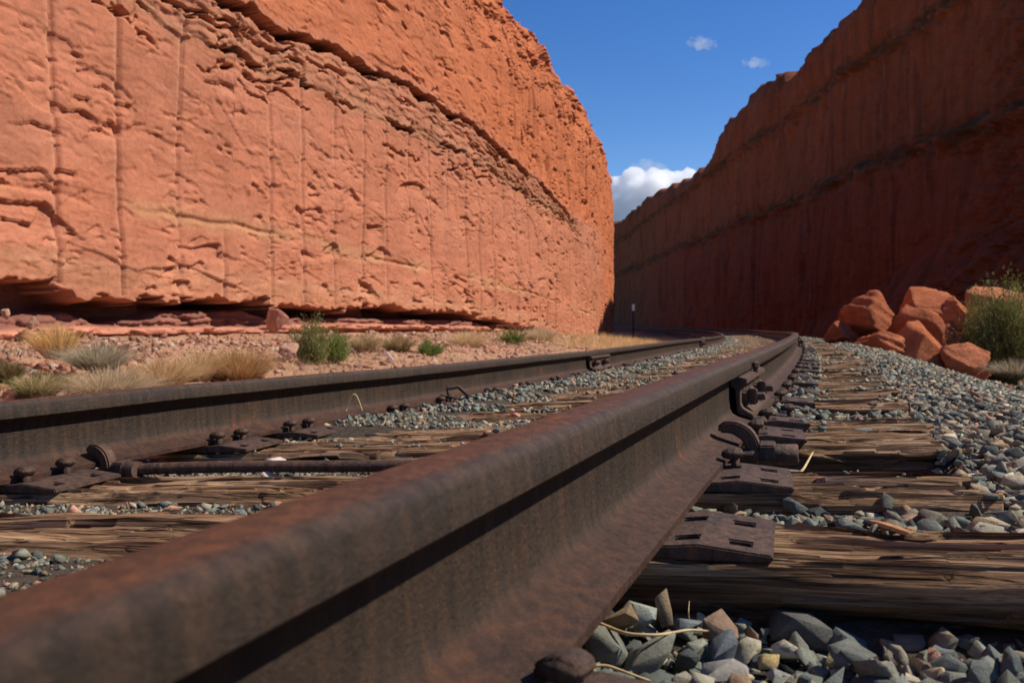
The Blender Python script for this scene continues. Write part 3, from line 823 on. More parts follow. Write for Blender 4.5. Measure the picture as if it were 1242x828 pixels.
# ------------------------------------------------------------------ plates, spikes
def plate_mesh():
    # x across the rail (centre 0), y along it; square holes cut through
    xs = [-.205, -.185, -.165, -.150, -.118, -.092, -.078, .078, .092, .118, .150, .165, .185, .205]
    xs = [-.205, -.178, -.150, -.112, -.080, .080, .112, .150, .178, .205]
    ys = [-.098, -.070, -.046, .036, .060, .098]
    holes = {(1, 1), (1, 3), (3, 1), (3, 3), (5, 1), (5, 3), (7, 1), (7, 3)}
    bm = bmesh.new(); vs = {}
    def vtx(i, j, k):
        if (i, j, k) not in vs:
            x = xs[i]
            if k: z = .0185 if abs(x) <= .081 else .0215 if abs(x) <= .113 else .0215 - (abs(x) - .112) * .13
            else: z = 0
            vs[(i, j, k)] = bm.verts.new((x, ys[j], z))
        return vs[(i, j, k)]
    nx, ny = len(xs) - 1, len(ys) - 1
    solid = lambda i, j: 0 <= i < nx and 0 <= j < ny and (i, j) not in holes
    for i in range(nx):
        for j in range(ny):
            if not solid(i, j): continue
            bm.faces.new([vtx(i, j, 1), vtx(i + 1, j, 1), vtx(i + 1, j + 1, 1), vtx(i, j + 1, 1)])
            bm.faces.new([vtx(i, j + 1, 0), vtx(i + 1, j + 1, 0), vtx(i + 1, j, 0), vtx(i, j, 0)])
            for di, dj, (a, b) in ((-1, 0, ((i, j + 1), (i, j))), (1, 0, ((i + 1, j), (i + 1, j + 1))), (0, -1, ((i, j), (i + 1, j))), (0, 1, ((i + 1, j + 1), (i, j + 1)))):
                if not solid(i + di, j + dj):
                    bm.faces.new([vtx(*a, 0), vtx(*b, 0), vtx(*b, 1), vtx(*a, 1)])
    bmesh.ops.recalc_face_normals(bm, faces=bm.faces)
    bmesh.ops.bevel(bm, geom=[e for e in bm.edges if len(e.link_faces) == 2 and e.calc_face_angle(0) > .8], offset=.0022, segments=2, affect='EDGES')
    me = bpy.data.meshes.new('tie_plate'); bm.to_mesh(me); bm.free(); me.materials.append(M_RUST)
    return me
PLATE = plate_mesh()

def spike_mesh():
    m = MB()
    w = .008
    m.box((-w, -w, -.02), (w, w, .030))
    # head: leaning lip toward -x (over the rail foot)
    prof = [(-.026, .020), (-.027, .027), (-.020, .034), (-.004, .039), (.010, .037), (.016, .031), (.015, .024), (.008, .018), (-.008, .017)]
    m.prism(prof, -.0145, .0145)
    bm = bmesh.new(); me = bpy.data.meshes.new('t'); me.from_pydata([tuple(v) for v in m.arr()], [], m.f); bm.from_mesh(me)
    bmesh.ops.recalc_face_normals(bm, faces=bm.faces)
    bmesh.ops.bevel(bm, geom=bm.edges[:], offset=.0025, segments=2, affect='EDGES')
    out = bpy.data.meshes.new('track_spike'); bm.to_mesh(out); bm.free(); out.materials.append(M_RUST); bpy.data.meshes.remove(me)
    out.polygons.foreach_set('use_smooth', np.ones(len(out.polygons), bool))
    return out
SPIKE = spike_mesh()

PLATE_LABEL = {(0, 0): 'rusty plate under the foreground rail at the bottom edge of the picture',
               (1, 0): 'bare rusty plate with empty square holes on the nearest tie',
               (2, 0): 'purplish rusty plate on the split second tie, just in front of the rod clamp',
               (3, 0): 'rusty plate with a spike behind the hooked rod clamp',
               (4, 0): 'rusty plate beneath the joint bar end, littered with stones',
               (1, 1): 'rusty plate at the left edge of the picture under the cliff-side rail',
               (2, 1): 'rusty plate with two spikes beside the rod\'s far clamp',
               (3, 1): 'rusty plate with two spikes next past the rod on the cliff-side rail'}
SPIKE_SET = {(0, 0): [(.1, .049)], (1, 0): [], (2, 0): [(.096, .08)], (3, 0): [(.096, -.057), (.096, .049)], (4, 0): [(.096, -.057), (.15, .049)],
             (1, 1): [(.096, -.057)], (2, 1): [(.096, -.057), (.096, .049)], (3, 1): [(.096, -.057), (.096, .049)]}
for i, (s0, skew) in enumerate(TIES):
    if s0 > 13: break
    for side in (0, 1):
        lat = 0 if side == 0 else -GA
        sm = s0 + TW / 2 + math.tan(math.radians(-skew)) * lat
        sl = float(drop_left(sm)) / GA
        o = bpy.data.objects.new('tie_plate', PLATE); COL.objects.link(o)
        p = trk(sm, lat, -RH - .0192)
        o.location = tuple(p); o.rotation_euler = (0, -math.atan(sl), sm / R0 - math.radians(skew) * .6)
        far = 'rusty plate under the right-hand rail farther along, past the joint' if side == 0 else 'rusty plate half hidden by gravel at the foot of the cliff-side rail'
        tag(o, PLATE_LABEL.get((i, side), far), 'tie plate', 'plates between rail and ties')
        ks = SPIKE_SET.get((i, side), [(.096, -.057), (.096, .049)])
        for k, (dx, dy) in enumerate(ks):
            sides = [1]
            for sg in sides:
                sp = bpy.data.objects.new('track_spike', SPIKE); COL.objects.link(sp)
                pz = -RH + .009 + random.uniform(0, .006)
                pp = trk(sm + dy, lat + dx, pz - .015 if i else pz - .012)
                sp.location = tuple(pp); sp.rotation_euler = (0, -math.atan(sl), sm / R0 + random.uniform(-.25, .25))
                lab = {(0, 0): 'big rusty spike head gripping the rail foot at the bottom of the picture',
                       (2, 0): 'mushroom-shaped rusty spike in front of the hooked clamp on the foreground rail'}.get((i, side))
                if lab is None:
                    if i < 5: lab = ('nearer' if k == 0 else 'farther') + ' rusty spike on the ' + PLATE_LABEL.get((i, side), far)
                    else: lab = 'small rusty spike on a plate of the right-hand rail past the joint' if side == 0 else 'small rusty spike at the inner foot of the cliff-side rail'
                    lab = ' '.join(lab.split()[:16])
                tag(sp, lab, 'rail spike', 'spikes holding the rails')

# ------------------------------------------------------------------ joint bars
def smooth_bevel(o, off=.002, seg=2):
    bm = bmesh.new(); bm.from_mesh(o.data)
    bmesh.ops.recalc_face_normals(bm, faces=bm.faces)
    bmesh.ops.bevel(bm, geom=[e for e in bm.edges if len(e.link_faces) == 2 and e.calc_face_angle(0) > .5], offset=off, segments=seg, affect='EDGES', clamp_overlap=True)
    bm.to_mesh(o.data); bm.free()

def joint(sj, lat, sgn, label, ln=.31):
    p0 = trk(sj, lat + sgn * .05, -RH)
    e = empty('joint_bar', p0, label, 'joint bar', 'bolted joint bars of the rails')
    X = lambda v: trk(sj + v[:, 1], lat + sgn * v[:, 0], v[:, 2] - RH)
    prof = [(.0115, .110), (.016, .139), (.030, .1365), (.056, .130), (.0575, .117), (.047, .110), (.0375, .104), (.036, .085), (.036, .062), (.040, .050), (.058, .037), (.069, .031), (.070, .019), (.050, .0245), (.030, .033), (.0255, .042), (.0245, .062), (.0245, .095), (.022, .104)]
    o = MB().prism(prof, -ln, ln).build('bar', M_RUST, e, X); smooth_bevel(o, .002)
    for k, y in enumerate((-.235, -.085, .085, .235)):
        m = MB()
        if k % 2 == 0:                              # square nut with washer and thread end
            m.box((.0505, y - .022, .054), (.076, y + .022, .098)); 
            o = m.build('nut', M_RUST, e, X); smooth_bevel(o, .004)
            o2 = MB().tube([(.030, y, .076), (.050, y, .076), (.051, y, .076)], [.026, .026, .020], 16).build('washer', M_RUST, e, X)
            MB().tube([(.07, y, .076), (.096, y, .076), (.098, y, .076)], [.0115, .0115, .009], 12).build('bolt', M_RUST, e, X)
        else:                                       # button head of the bolt put in from this side
            xs = [.036, .040, .050, .057, .060]; rs = [.020, .022, .019, .011, .002]
            MB().tube([(x, y, .076) for x in xs], rs, 16).build('bolt', M_RUST, e, X, smooth=True)
    return e
joint(RJ, 0, 1, 'rusty joint bar with bolts and square nuts on the foreground rail')
joint(LJ, -GA, 1, 'small joint bar on the cliff-side rail below the golden grass')
joint(10.604, 0, 1, 'distant joint bar where the right-hand rail starts to bend')
joint(14.604, -GA, 1, 'farthest joint bar on the inner rail near the bend')

# a bolt standing up behind the bar's top edge
m = MB().tube([tuple(trk(RJ + .03, .052, z)) for z in (-.052, -.032)], [.008, .008], 10)
m.tube([tuple(trk(RJ + .03, .052, z)) for z in (-.034, -.022, -.019)], [.014, .014, .009], 6)
tag(m.build('loose_bolt', M_RUST), 'small dark bolt standing on top of the joint bar against the rail head', 'bolt')

# ------------------------------------------------------------------ gauge rod
def gauge_rod():
    sR, sL = 1.905, 1.555
    zR_, zL_ = -RH - .012, -RH - .012
    a = trk(sR, .17, zR_); b = trk(sL, -GA + .14, zL_)
    e = empty('gauge_rod', (a + b) / 2, 'rusty round rod hooked to both rails and lying between the ties', 'gauge rod')
    ext = a + (a - b) / np.linalg.norm(a - b) * -.0
    pts = [a + (b - a) * t + np.array([0, 0, .004 * math.sin(9 * t)]) for t in np.linspace(-.02, 1.02, 16)]
    MB().tube(pts, .0145, 14).build('rod', M_RUST, e, smooth=True, angle=50)
    # tail of the rod beyond the right-hand nut
    def hook(s, lat0, sg, nm='hook', hk=1.0):
        # C-shaped clamp: over the foot of the rail, round its edge and back underneath
        path = [(.036, -RH + .045), (.052, -RH + .052), (.075, -RH + .049), (.098, -RH + .034), (.110, -RH + .008), (.106, -RH - .018), (.088, -RH - .034), (.060, -RH - .040), (.02, -RH - .042)]
        path = np.array(path); path[:, 1] = -RH + (path[:, 1] + RH) * hk; path[:, 0] = .036 + (path[:, 0] - .036) * hk
        t = np.linspace(0, 1, len(path)); tt = np.linspace(0, 1, 26)
        px = np.interp(tt, t, path[:, 0]); pz = np.interp(tt, t, path[:, 1])
        k = np.array([.2, .6, .2]); px[1:-1] = np.convolve(px, k, 'valid'); pz[1:-1] = np.convolve(pz, k, 'valid')
        prof = []
        T = np.stack([np.gradient(px), np.gradient(pz)], -1); T /= np.linalg.norm(T, axis=1)[:, None]
        V = []; hw = .020 * hk
        th = np.interp(tt, [0, .08, .3, .7, 1], [.006, .012, .0155, .0145, .012])
        for i in range(len(tt)):
            nx, nz = -T[i, 1], T[i, 0]
            for (dy, dn) in ((-hw, -1), (hw, -1), (hw, 1), (-hw, 1)):
                V.append(trk(s + dy, lat0 + sg * (px[i] + nx * dn * th[i]), pz[i] + nz * dn * th[i]))
        f = [tuple(x) for x in grid_faces(len(tt), 4, True)] + [(3, 2, 1, 0), tuple((len(tt) - 1) * 4 + q for q in range(4))]
        o = mk(nm, np.array(V), f, M_RUST, e); smooth_bevel(o, .004)
        return o
    hook(sR, 0, 1); hook(sL, -GA, 1, hk=.8)
    def nut(s, lat0, l0, l1, r):
        ang = np.arange(6) * math.pi / 3 + .3
        V = [trk(s + r * math.cos(t), lat0 + l, -RH - .010 + r * math.sin(t)) for l in (l0, l1) for t in ang]
        f = [tuple(range(6)), tuple(range(11, 5, -1))] + [(i, i + 6, (i + 1) % 6 + 6, (i + 1) % 6) for i in range(6)]
        o = mk('nut', np.array(V), f, M_RUST, e); smooth_bevel(o, .003)
        return o
    nut(sR, 0, .122, .156, .031); nut(sL, -GA, .122, .160, .028)
    MB().tube([trk(sR, .150, -RH - .010), trk(sR, .200, -RH - .010), trk(sR, .203, -RH - .010)], [.0225, .0225, .019], 14).build('threaded_end', M_RUST, e, smooth=True, angle=50)
    MB().tube([trk(sL, -GA + .155, -RH - .010), trk(sL, -GA + .19, -RH - .010)], [.024, .022], 12).build('collar', M_RUST, e, smooth=True, angle=50)
gauge_rod()

# rail anchor: bent spring clip on the foot of the cliff-side rail
p = [trk(3.62, -GA + .062 + dx, -RH + .012 + dz) + np.array([0, dy, 0]) for dx, dy, dz in ((0, .0, .0), (-.012, .0, .05), (.03, .03, .056), (.07, .05, .01), (.06, .05, -.02))]
pp = []
for k in range(len(p) - 1):
    for t in np.linspace(0, 1, 5, endpoint=False): pp.append(p[k] * (1 - t) + p[k + 1] * t)
pp.append(p[-1])
tag(MB().tube(pp, .0085, 8, sx=1.3).build('rail_anchor', M_RUST, smooth=True), 'bent rusty spring clip sticking up at the foot of the cliff-side rail', 'rail anchor')

# ------------------------------------------------------------------ stones
def hull(n, ax, seed, bev=0.0, rmin=.62):
    r = np.random.default_rng(seed)
    d = r.uniform(-1, 1, size=(n, 3)); d /= (np.abs(d) ** 3.2).sum(1)[:, None] ** (1 / 3.2)
    d *= r.uniform(rmin, 1.05, (n, 1)); d *= np.asarray(ax)
    bm = bmesh.new()
    for p in d: bm.verts.new(tuple(p))
    res = bmesh.ops.convex_hull(bm, input=bm.verts[:])
    bmesh.ops.delete(bm, geom=list({g for g in res['geom_interior'] + res['geom_unused'] if isinstance(g, bmesh.types.BMVert)}), context='VERTS')
    bmesh.ops.dissolve_limit(bm, angle_limit=math.radians(14), verts=bm.verts[:], edges=bm.edges[:])
    if bev:
        try: bmesh.ops.bevel(bm, geom=bm.edges[:], offset=bev, segments=1, affect='EDGES', clamp_overlap=True)
        except Exception: pass
    bmesh.ops.triangulate(bm, faces=bm.faces[:])
    bm.verts.ensure_lookup_table(); bm.verts.index_update()
    V = np.array([v.co[:] for v in bm.verts]); Fc = np.array([[v.index for v in f.verts] for f in bm.faces], int)
    bm.free(); return V, Fc

def rnd_rot(r, flat=1.0):
    a = r.normal(0, .55 * flat, 2); z = r.uniform(0, 2 * math.pi)
    return np.array(Matrix.Rotation(z, 3, 'Z') @ Matrix.Rotation(a[0], 3, 'X') @ Matrix.Rotation(a[1], 3, 'Y'))

HI = [hull(11 + k % 5, (1, .62 + .03 * (k % 8), .36 + .03 * (k % 9)), 500 + k, .022) for k in range(40)]
MID = [hull(10, (1, .62 + .03 * (k % 8), .4 + .03 * (k % 7)), 600 + k, 0) for k in range(30)]
LOW = [hull(8, (1, .75, .5), 700 + k, 0) for k in range(16)]
PALETTE = np.array([(.155, .158, .140), (.112, .122, .116), (.20, .195, .160), (.27, .24, .185), (.078, .080, .076), (.33, .245, .160), (.29, .185, .125), (.18, .15, .115), (.42, .36, .27), (.140, .150, .142), (.23, .195, .145), (.125, .130, .112)])
PALETTE = PALETTE * np.array([1.0, 1.035, .985]) * 1.2
PW = np.array([.16, .13, .14, .12, .08, .08, .045, .07, .05, .09, .06, .07]); PW = PW / PW.sum()

def scatter(pts, sizes, cols, shapes, seed, flat=1.0):
    r = np.random.default_rng(seed)
    which = r.integers(0, len(shapes), len(pts))
    VV, FF, CC = [], [], []; n = 0
    for k in range(len(shapes)):
        idx = np.where(which == k)[0]
        if len(idx) == 0: continue
        v, f = shapes[k]
        Rm = np.stack([rnd_rot(r, flat) for _ in idx])
        w = np.einsum('nij,vj->nvi', Rm, v) * sizes[idx][:, None, None] + pts[idx][:, None, :]
        VV.append(w.reshape(-1, 3))
        FF.append((f[None] + (np.arange(len(idx)) * len(v))[:, None, None] + n).reshape(-1, 3)); n += len(idx) * len(v)
        CC.append(np.repeat(cols[idx], len(v), 0))
    return np.concatenate(VV), np.concatenate(FF), np.concatenate(CC)

KEEP_CLEAR = []
def stone(u, v, wpx, z_rel, col, label, ax=(1, .75, .6), seed=1, tilt=None, name='ballast_stone', n=20, cat='stone', group='single stones lying in the ballast', depth=None):
    # centre seen at pixel (u, v); z_rel is its centre height below the camera
    p = on_z(u, v, ZC - z_rel + .008) if depth is None else at(u, v, depth)
    d = (p - CAM).dot(FWD)
    size = wpx / F_PX * d / 2 * 1.2
    KEEP_CLEAR.append((p[0], p[1], size))
    V, Fc = hull(14, ax, seed, .016, .55)
    r = np.random.default_rng(seed + 5)
    R = rnd_rot(r, .35) if tilt is None else np.array(Matrix.Rotation(YAW, 3, 'Z') @ Matrix.Rotation(math.radians(tilt), 3, 'Y'))
    V = (R @ V.T).T * size + p
    o = mk(name, V, Fc, M_STONE, colors=np.tile(np.array(col), (len(V), 1)))
    tag(o, label, cat, group); return o
GREY, DARK, TANS, PALE = (.17, .175, .165), (.10, .105, .105), (.30, .22, .15), (.36, .36, .32)
for a in [
    (975, 768, 78, .385, (.13, .125, .11), 'largest dark grey angular stone in front of the nearest tie', (1, .7, .62), 12, 25),
    (1033, 786, 60, .395, GREY, 'grey slab-like stone right of the largest dark stone', (1, .6, .6), 23, 30),
    (1110, 792, 52, .395, (.20, .17, .13), 'blocky brown-grey stone standing alone against the nearest tie', (.9, .8, .85), 33, 70),
    (806, 737, 46, .365, (.26, .19, .12), 'pointed brown stone standing upright under the edge of the nearest tie', (1, .35, .42), 41, 80),
    (778, 742, 44, .365, (.34, .36, .30), 'pale greenish stone beside the upright brown stone', (1, .8, .7), 52, 10),
    (752, 755, 56, .375, (.28, .20, .12), 'tan triangular stone tucked against the rail foot', (1, .8, .6), 64, -25),
    (735, 786, 74, .385, (.20, .205, .165), 'large mottled green-grey stone next to the rail foot, between two straws', (1, .9, .6), 71, 15),
    (793, 802, 74, .390, (.24, .235, .18), 'broad speckled greenish stone below the long straw', (1, .85, .6), 85, -30),
    (872, 812, 68, .392, (.40, .37, .32), 'whitish stone with a pink end at the bottom of the picture', (1, .6, .45), 97, -6),
    (932, 801, 36, .39, (.52, .38, .17), 'small yellow stone among grey ballast', (1, .7, .42), 103, 0),
    (955, 822, 60, .40, (.42, .40, .36), 'pale grey stone below the small yellow stone', (1, .8, .5), 111, 20),
    (883, 792, 54, .385, (.15, .165, .175), 'blue-grey triangular stone above the whitish one', (1, .7, .7), 124, -40),
    (872, 762, 48, .375, (.27, .18, .125), 'knobbly brown stone at the end of the long straw', (1, .8, .8), 133, -10),
    (836, 757, 34, .37, (.18, .20, .20), 'small flat blue-grey stone with a stem behind it', (1, .8, .5), 147, 5),
    (990, 778, 44, .40, (.27, .21, .17), 'pinkish brown stone left of the grey slab stone', (1, .8, .6), 152, 0),
    (1050, 815, 66, .41, (.33, .27, .20), 'tan broad stone at the bottom edge below the grey slab', (1, .8, .55), 166, 10),
    (985, 662, 40, .345, (.40, .22, .15), 'salmon pink stone in the gap behind the nearest tie', (1, .7, .45), 171, 5),
    (1004, 667, 46, .345, (.18, .19, .185), 'grey angular stone beside the salmon pink one', (1, .7, .7), 189, 35),
    (1042, 661, 32, .345, (.11, .125, .125), 'small dark square stone in the gap behind the nearest tie', (1, .9, .9), 193, 0),
    (833, 640, 40, .335, (.42, .38, .31), 'pale elongated stone wedged by the rail foot ahead of the second plate', (1, .5, .5), 205, 35),
    (866, 646, 34, .34, (.46, .40, .20), 'yellowish stone between the two bare plates', (1, .7, .6), 216, 30),
    (993, 588, 38, .335, (.33, .35, .33), 'light grey flat stone resting in front of the rod tie', (1, .7, .45), 222, 0),
    (957, 580, 34, .33, (.25, .24, .20), 'grey-tan stone beside the leaning twig', (1, .8, .7), 231, 0),
    (95, 621, 25, .395, (.55, .30, .20), 'salmon coloured stone on the fines between the rails at the left', (1, .7, .6), 245, 0),
    (208, 617, 25, .385, (.50, .28, .17), 'flat salmon stone left of the foreground rail', (1, .6, .3), 251, 0),
    (331, 560, 28, .378, (.62, .52, .45), 'white flat stone lying just behind the rod', (1, .7, .35), 263, 0),
    (327, 577, 25, .385, (.62, .47, .38), 'pinkish white stone lying just in front of the rod', (1, .6, .6), 277, 20),
    (625, 503, 12, .34, (.60, .25, .17), 'small bright pink stone sitting on a tie by the foreground rail', (1, .7, .6), 281, 0),
]:
    stone(a[0], a[1], a[2], a[3], a[4], a[5], a[6], a[7], a[8])

def gravel():
    r = np.random.default_rng(77)
    parts = []
    def zone(s0, s1, l0, l1, dens, smin, smax, shapes, keep=lambda s, l: np.ones(len(s), bool), lift=.2, seed=1, tint=1.0, fine=False, on_ties=False):
        n = int((s1 - s0) * (l1 - l0) * dens)
        s = r.uniform(s0, s1, n); l = r.uniform(l0, l1, n)
        k = keep(s, l) & (tie_at(s, l) if on_ties else ~tie_at(s, l))
        s, l = s[k], l[k]
        p = trk(s, l, 0)
        free = np.ones(len(s), bool)
        for (qx, qy, qr) in KEEP_CLEAR: free &= np.hypot(p[:, 0] - qx, p[:, 1] - qy) > qr * .62 + .006
        s, l, p = s[free], l[free], p[free]
        p[:, 2] = ground_z(p[:, 0], p[:, 1])
        size = smin + (smax - smin) * r.power(.9, len(s)) ** 1.6
        if on_ties: p[:, 2] = np.maximum(trk(s, l, TIE_TOP - .004)[:, 2], p[:, 2])
        p[:, 2] += size * r.uniform(-.25, lift + .35, len(s))
        # nothing pokes through the foot of a rail
        for rl in (0, -GA):
            u = np.abs(l - rl) < .095
            lim = trk(s, l, -RH - .004)[:, 2] - size * .85
            p[u, 2] = np.minimum(p[u, 2], lim[u])
        c = PALETTE[r.choice(len(PALETTE), len(s), p=PW)] * r.uniform(.75, 1.25, (len(s), 1)) * tint
        if fine: c = c * np.array([1.08, .98, .88])
        red = r.random(len(s)) < .03
        c[red] = np.array([.40, .23, .155]) * r.uniform(.8, 1.2, (red.sum(), 1))
        parts.append(scatter(p, size, c, shapes, seed + 900))
    fr = lambda s, l: (s > 0.30)
    # under and beside the near rail, right shoulder
    zone(.30, 2.3, .03, 3.0, 2300, .012, .030, HI, fr, .35, 1)
    zone(.30, 2.3, .03, 1.5, 2400, .006, .013, MID, fr, -.1, 2, 1.1, True)
    zone(.32, 1.1, .05, .75, 2600, .013, .028, HI, seed=21, lift=.35)
    zone(.34, 1.04, .06, .75, 900, .014, .028, HI, seed=24, lift=1.0)
    zone(.32, 1.1, .05, .9, 9000, .004, .010, MID, seed=23, lift=.2)
    zone(1.25, 2.2, .10, .62, 700, .012, .024, HI, seed=22, lift=.1)
    zone(2.3, 5.0, .03, 3.3, 2100, .011, .029, HI[:20], seed=3)
    zone(5.0, 11., .05, 3.4, 1300, .013, .032, MID, seed=4)
    zone(11., 24, .05, 3.4, 420, .02, .042, LOW, seed=5)
    zone(24, 60, .05, 3.2, 110, .03, .06, LOW, seed=6)
    # between the rails: finer, dirtier
    zone(.25, 3.0, -GA + .03, -.03, 1700, .007, .021, MID, seed=7, lift=.1)
    zone(.25, 3.0, -GA + .03, -.03, 3800, .004, .010, LOW, seed=8, lift=0, fine=True)
    zone(3.0, 8.0, -GA + .03, -.03, 1500, .013, .030, MID, seed=9)
    zone(8.0, 24., -GA + .03, -.03, 800, .018, .036, LOW, seed=10)
    zone(24, 60, -GA + .03, -.03, 160, .03, .05, LOW, seed=11)
    # strays lying on the ties
    clump = lambda s, l: (s > 2.2) & ((pn(s * 2.2, l * 3.0, 15) > np.where(l > 0, .30, .24)) | ((l + GA > .08) & (l + GA < .30 + .1 * pn(s * 3, 0 * s, 18)) & (s > 2.6)) | ((l > .1) & (l < .22) & (s > 3.6))) & (np.abs(l) > .10) & (np.abs(l + GA) > .09)
    zone(2.2, 9, -GA, .5, 900, .009, .024, MID, clump, .2, 14, on_ties=True)
    clump2 = lambda s, l: (s > 1.3) & (pn(s * 3, l * 4.0, 16) > .25) & (np.abs(l) > .22) & (np.abs(l + GA) > .12)
    zone(1.3, 2.4, -GA, .45, 500, .004, .012, MID, clump2, .2, 15, on_ties=True)
    zone(9, 24, -GA, .5, 260, .014, .03, LOW, lambda s, l: pn(s * 2, l * 3, 17) > np.where(l > 0, .35, .15), .2, 16, on_ties=True)
    # beyond the cliff-side rail
    zone(.0, 14, -GA - 1.3, -GA - .06, 420, .015, .034, MID, seed=12)
    zone(14, 50, -GA - 1.3, -GA - .06, 110, .02, .045, LOW, seed=13)
    n = 0; V, Fa, C = [], [], []
    for v, f, c in parts:
        V.append(v); Fa.append(f + n); C.append(c); n += len(v)
    o = mk('gravel', np.concatenate(V), np.concatenate(Fa), M_STONE, origin=(0, 0, 0), colors=np.concatenate(C))
    tag(o, 'grey angular track ballast of crushed stone', kind='stuff')
gravel()

# straws, twig, wire, splinters
def strand(name, px, zs, r, mat, label, cat, taper=.5):
    P = [on_z(u, v, ZC - z) for (u, v), z in zip(px, zs)]
    P = np.array(P); t = np.linspace(0, 1, len(P)); tt = np.linspace(0, 1, 26)
    Q = np.stack([np.interp(tt, t, P[:, i]) for i in range(3)], -1)
    for _ in range(3): Q[1:-1] = (Q[:-2] + 2 * Q[1:-1] + Q[2:]) / 4
    o = MB().tube(Q, np.linspace(r, r * taper, 26), 8).build(name, mat, smooth=True)
    tag(o, label, cat); return o
strand('straw', [(728, 756), (760, 769), (800, 770), (835, 763), (860, 765)], [.362, .352, .350, .350, .352], .0024, M_STRAW, 'long pale straw lying across the stones by the rail foot', 'straw')
strand('straw', [(690, 818), (712, 808), (735, 806), (760, 815), (790, 826)], [.365, .36, .358, .360, .365], .0022, M_STRAW, 'short curved straw at the bottom of the picture', 'straw')
strand('twig', [(962, 582), (975, 568), (986, 548)], [.32, .30, .285], .0035, M_STRAW, 'bent pale twig leaning by the hooked clamp', 'twig')
strand('stem', [(836, 752), (835, 742), (836, 728)], [.362, .350, .340], .0009, M_STRAW, 'thin upright dry stem behind the flat blue-grey stone', 'stem')
def arch():
    P = np.array([at(420 + 20 * t, 498 - 20 * math.sin(math.pi * min(1, t * 1.05)) , 2.93) for t in np.linspace(0, 1, 20)])
    tag(MB().tube(P, .0026, 6).build('wire_loop', M_STRAW, smooth=True), 'thin pale loop of dry stem arching beside the cliff-side rail', 'stem')
arch()
def splinter(a, b, w, label, seed):
    a, b = np.array(a), np.array(b)
    n = 30; r = np.random.default_rng(seed)
    Q = np.array([a + (b - a) * t for t in np.linspace(0, 1, n)])
    Q[:, 2] += .004 * np.sin(np.linspace(0, 3.1, n))
    rad = w * np.interp(np.linspace(0, 1, n), [0, .15, .6, .9, 1], [.5, 1, .9, .6, .12]) * (1 + r.uniform(-.12, .12, n))
    o = MB().tube(Q, rad, 7, sx=1.9).build('wood_splinter', M_SPLINTER)
    tag(o, label, 'wood splinter')
splinter(on_z(1056, 632, ZC - .308), on_z(1182, 682, ZC - .318), .0055, 'long orange wood splinter leaning from the second tie to the nearest tie', 3)
splinter(on_z(1092, 656, ZC - .325), on_z(1158, 676, ZC - .328), .006, 'short pale wood splinter beneath the long orange one', 4)

# ------------------------------------------------------------------ boulders and rocks
def poly_rock(size, seed, nplanes=14, sub=5, rough=.05, squash=(1, 1, 1), strata=0.0):
    bm = bmesh.new(); bmesh.ops.create_icosphere(bm, subdivisions=sub, radius=1)
    V = np.array([v.co[:] for v in bm.verts]); Fc = np.array([[v.index for v in f.verts] for f in bm.faces]); bm.free()
    r = np.random.default_rng(seed)
    N = r.normal(size=(nplanes, 3)); N /= np.linalg.norm(N, axis=1)[:, None]
    D = r.uniform(.45, .85, nplanes)
    dot = V @ N.T
    rad = np.where(dot > .05, D[None] / np.maximum(dot, .05), 9).min(1)
    rad = np.minimum(rad, 1.25)
    P = V * rad[:, None]
    off = r.uniform(0, 50, 3)
    nz = np.array([mnoise.fractal(Vector(p * 2.3 + off), 1.0, 2.1, 4) for p in P])
    nz2 = np.array([mnoise.noise(Vector(p * 1.1 + off)) for p in P])
    st_ = np.floor((P @ np.array([.35, .2, .9]) + .15 * nz2) * 4.5)
    P = P * (1 + rough * .7 * nz + rough * .4 * nz2 + .10 * (hrand(st_.astype(np.int64) + seed, 4) - .5))[:, None]
    if strata:
        P[:, :2] *= (1 + strata * np.sin(P[:, 2:3] * 17 + 2 * nz2[:, None]))
    return P * np.asarray(squash) * size, Fc, nz

def boulder(u0, u1, v0, v1, d, col, label, seed, name='boulder', cat='boulder', group='fallen sandstone boulders beside the ballast', thick=.85, tilt=0, sub=5, rough=.07, n=9, strata=0):
    c = at((u0 + u1) / 2, (v0 + v1) / 2, d)
    w = (u1 - u0) / F_PX * d / 2; h = (v1 - v0) / F_PX * d / 2
    P, Fc, nz = poly_rock(1, seed, n, sub, rough, strata=strata)
    P /= np.abs(P).max(0)
    P = P * np.array([w, w * thick, h])
    R = np.array(Matrix.Rotation(YAW, 3, 'Z') @ Matrix.Rotation(math.radians(tilt), 3, 'Y'))
    P = (R @ P.T).T + c
    k = np.clip(.5 + nz, 0, 1)[:, None]
    C = np.array(col) * (.85 + .3 * k)
    o = mk(name, P, Fc, M_BOULDER, colors=C)
    tag(o, label, cat, group); return o
RB = (.46, .150, .068); RB2 = (.38, .120, .058); RB3 = (.52, .190, .092)
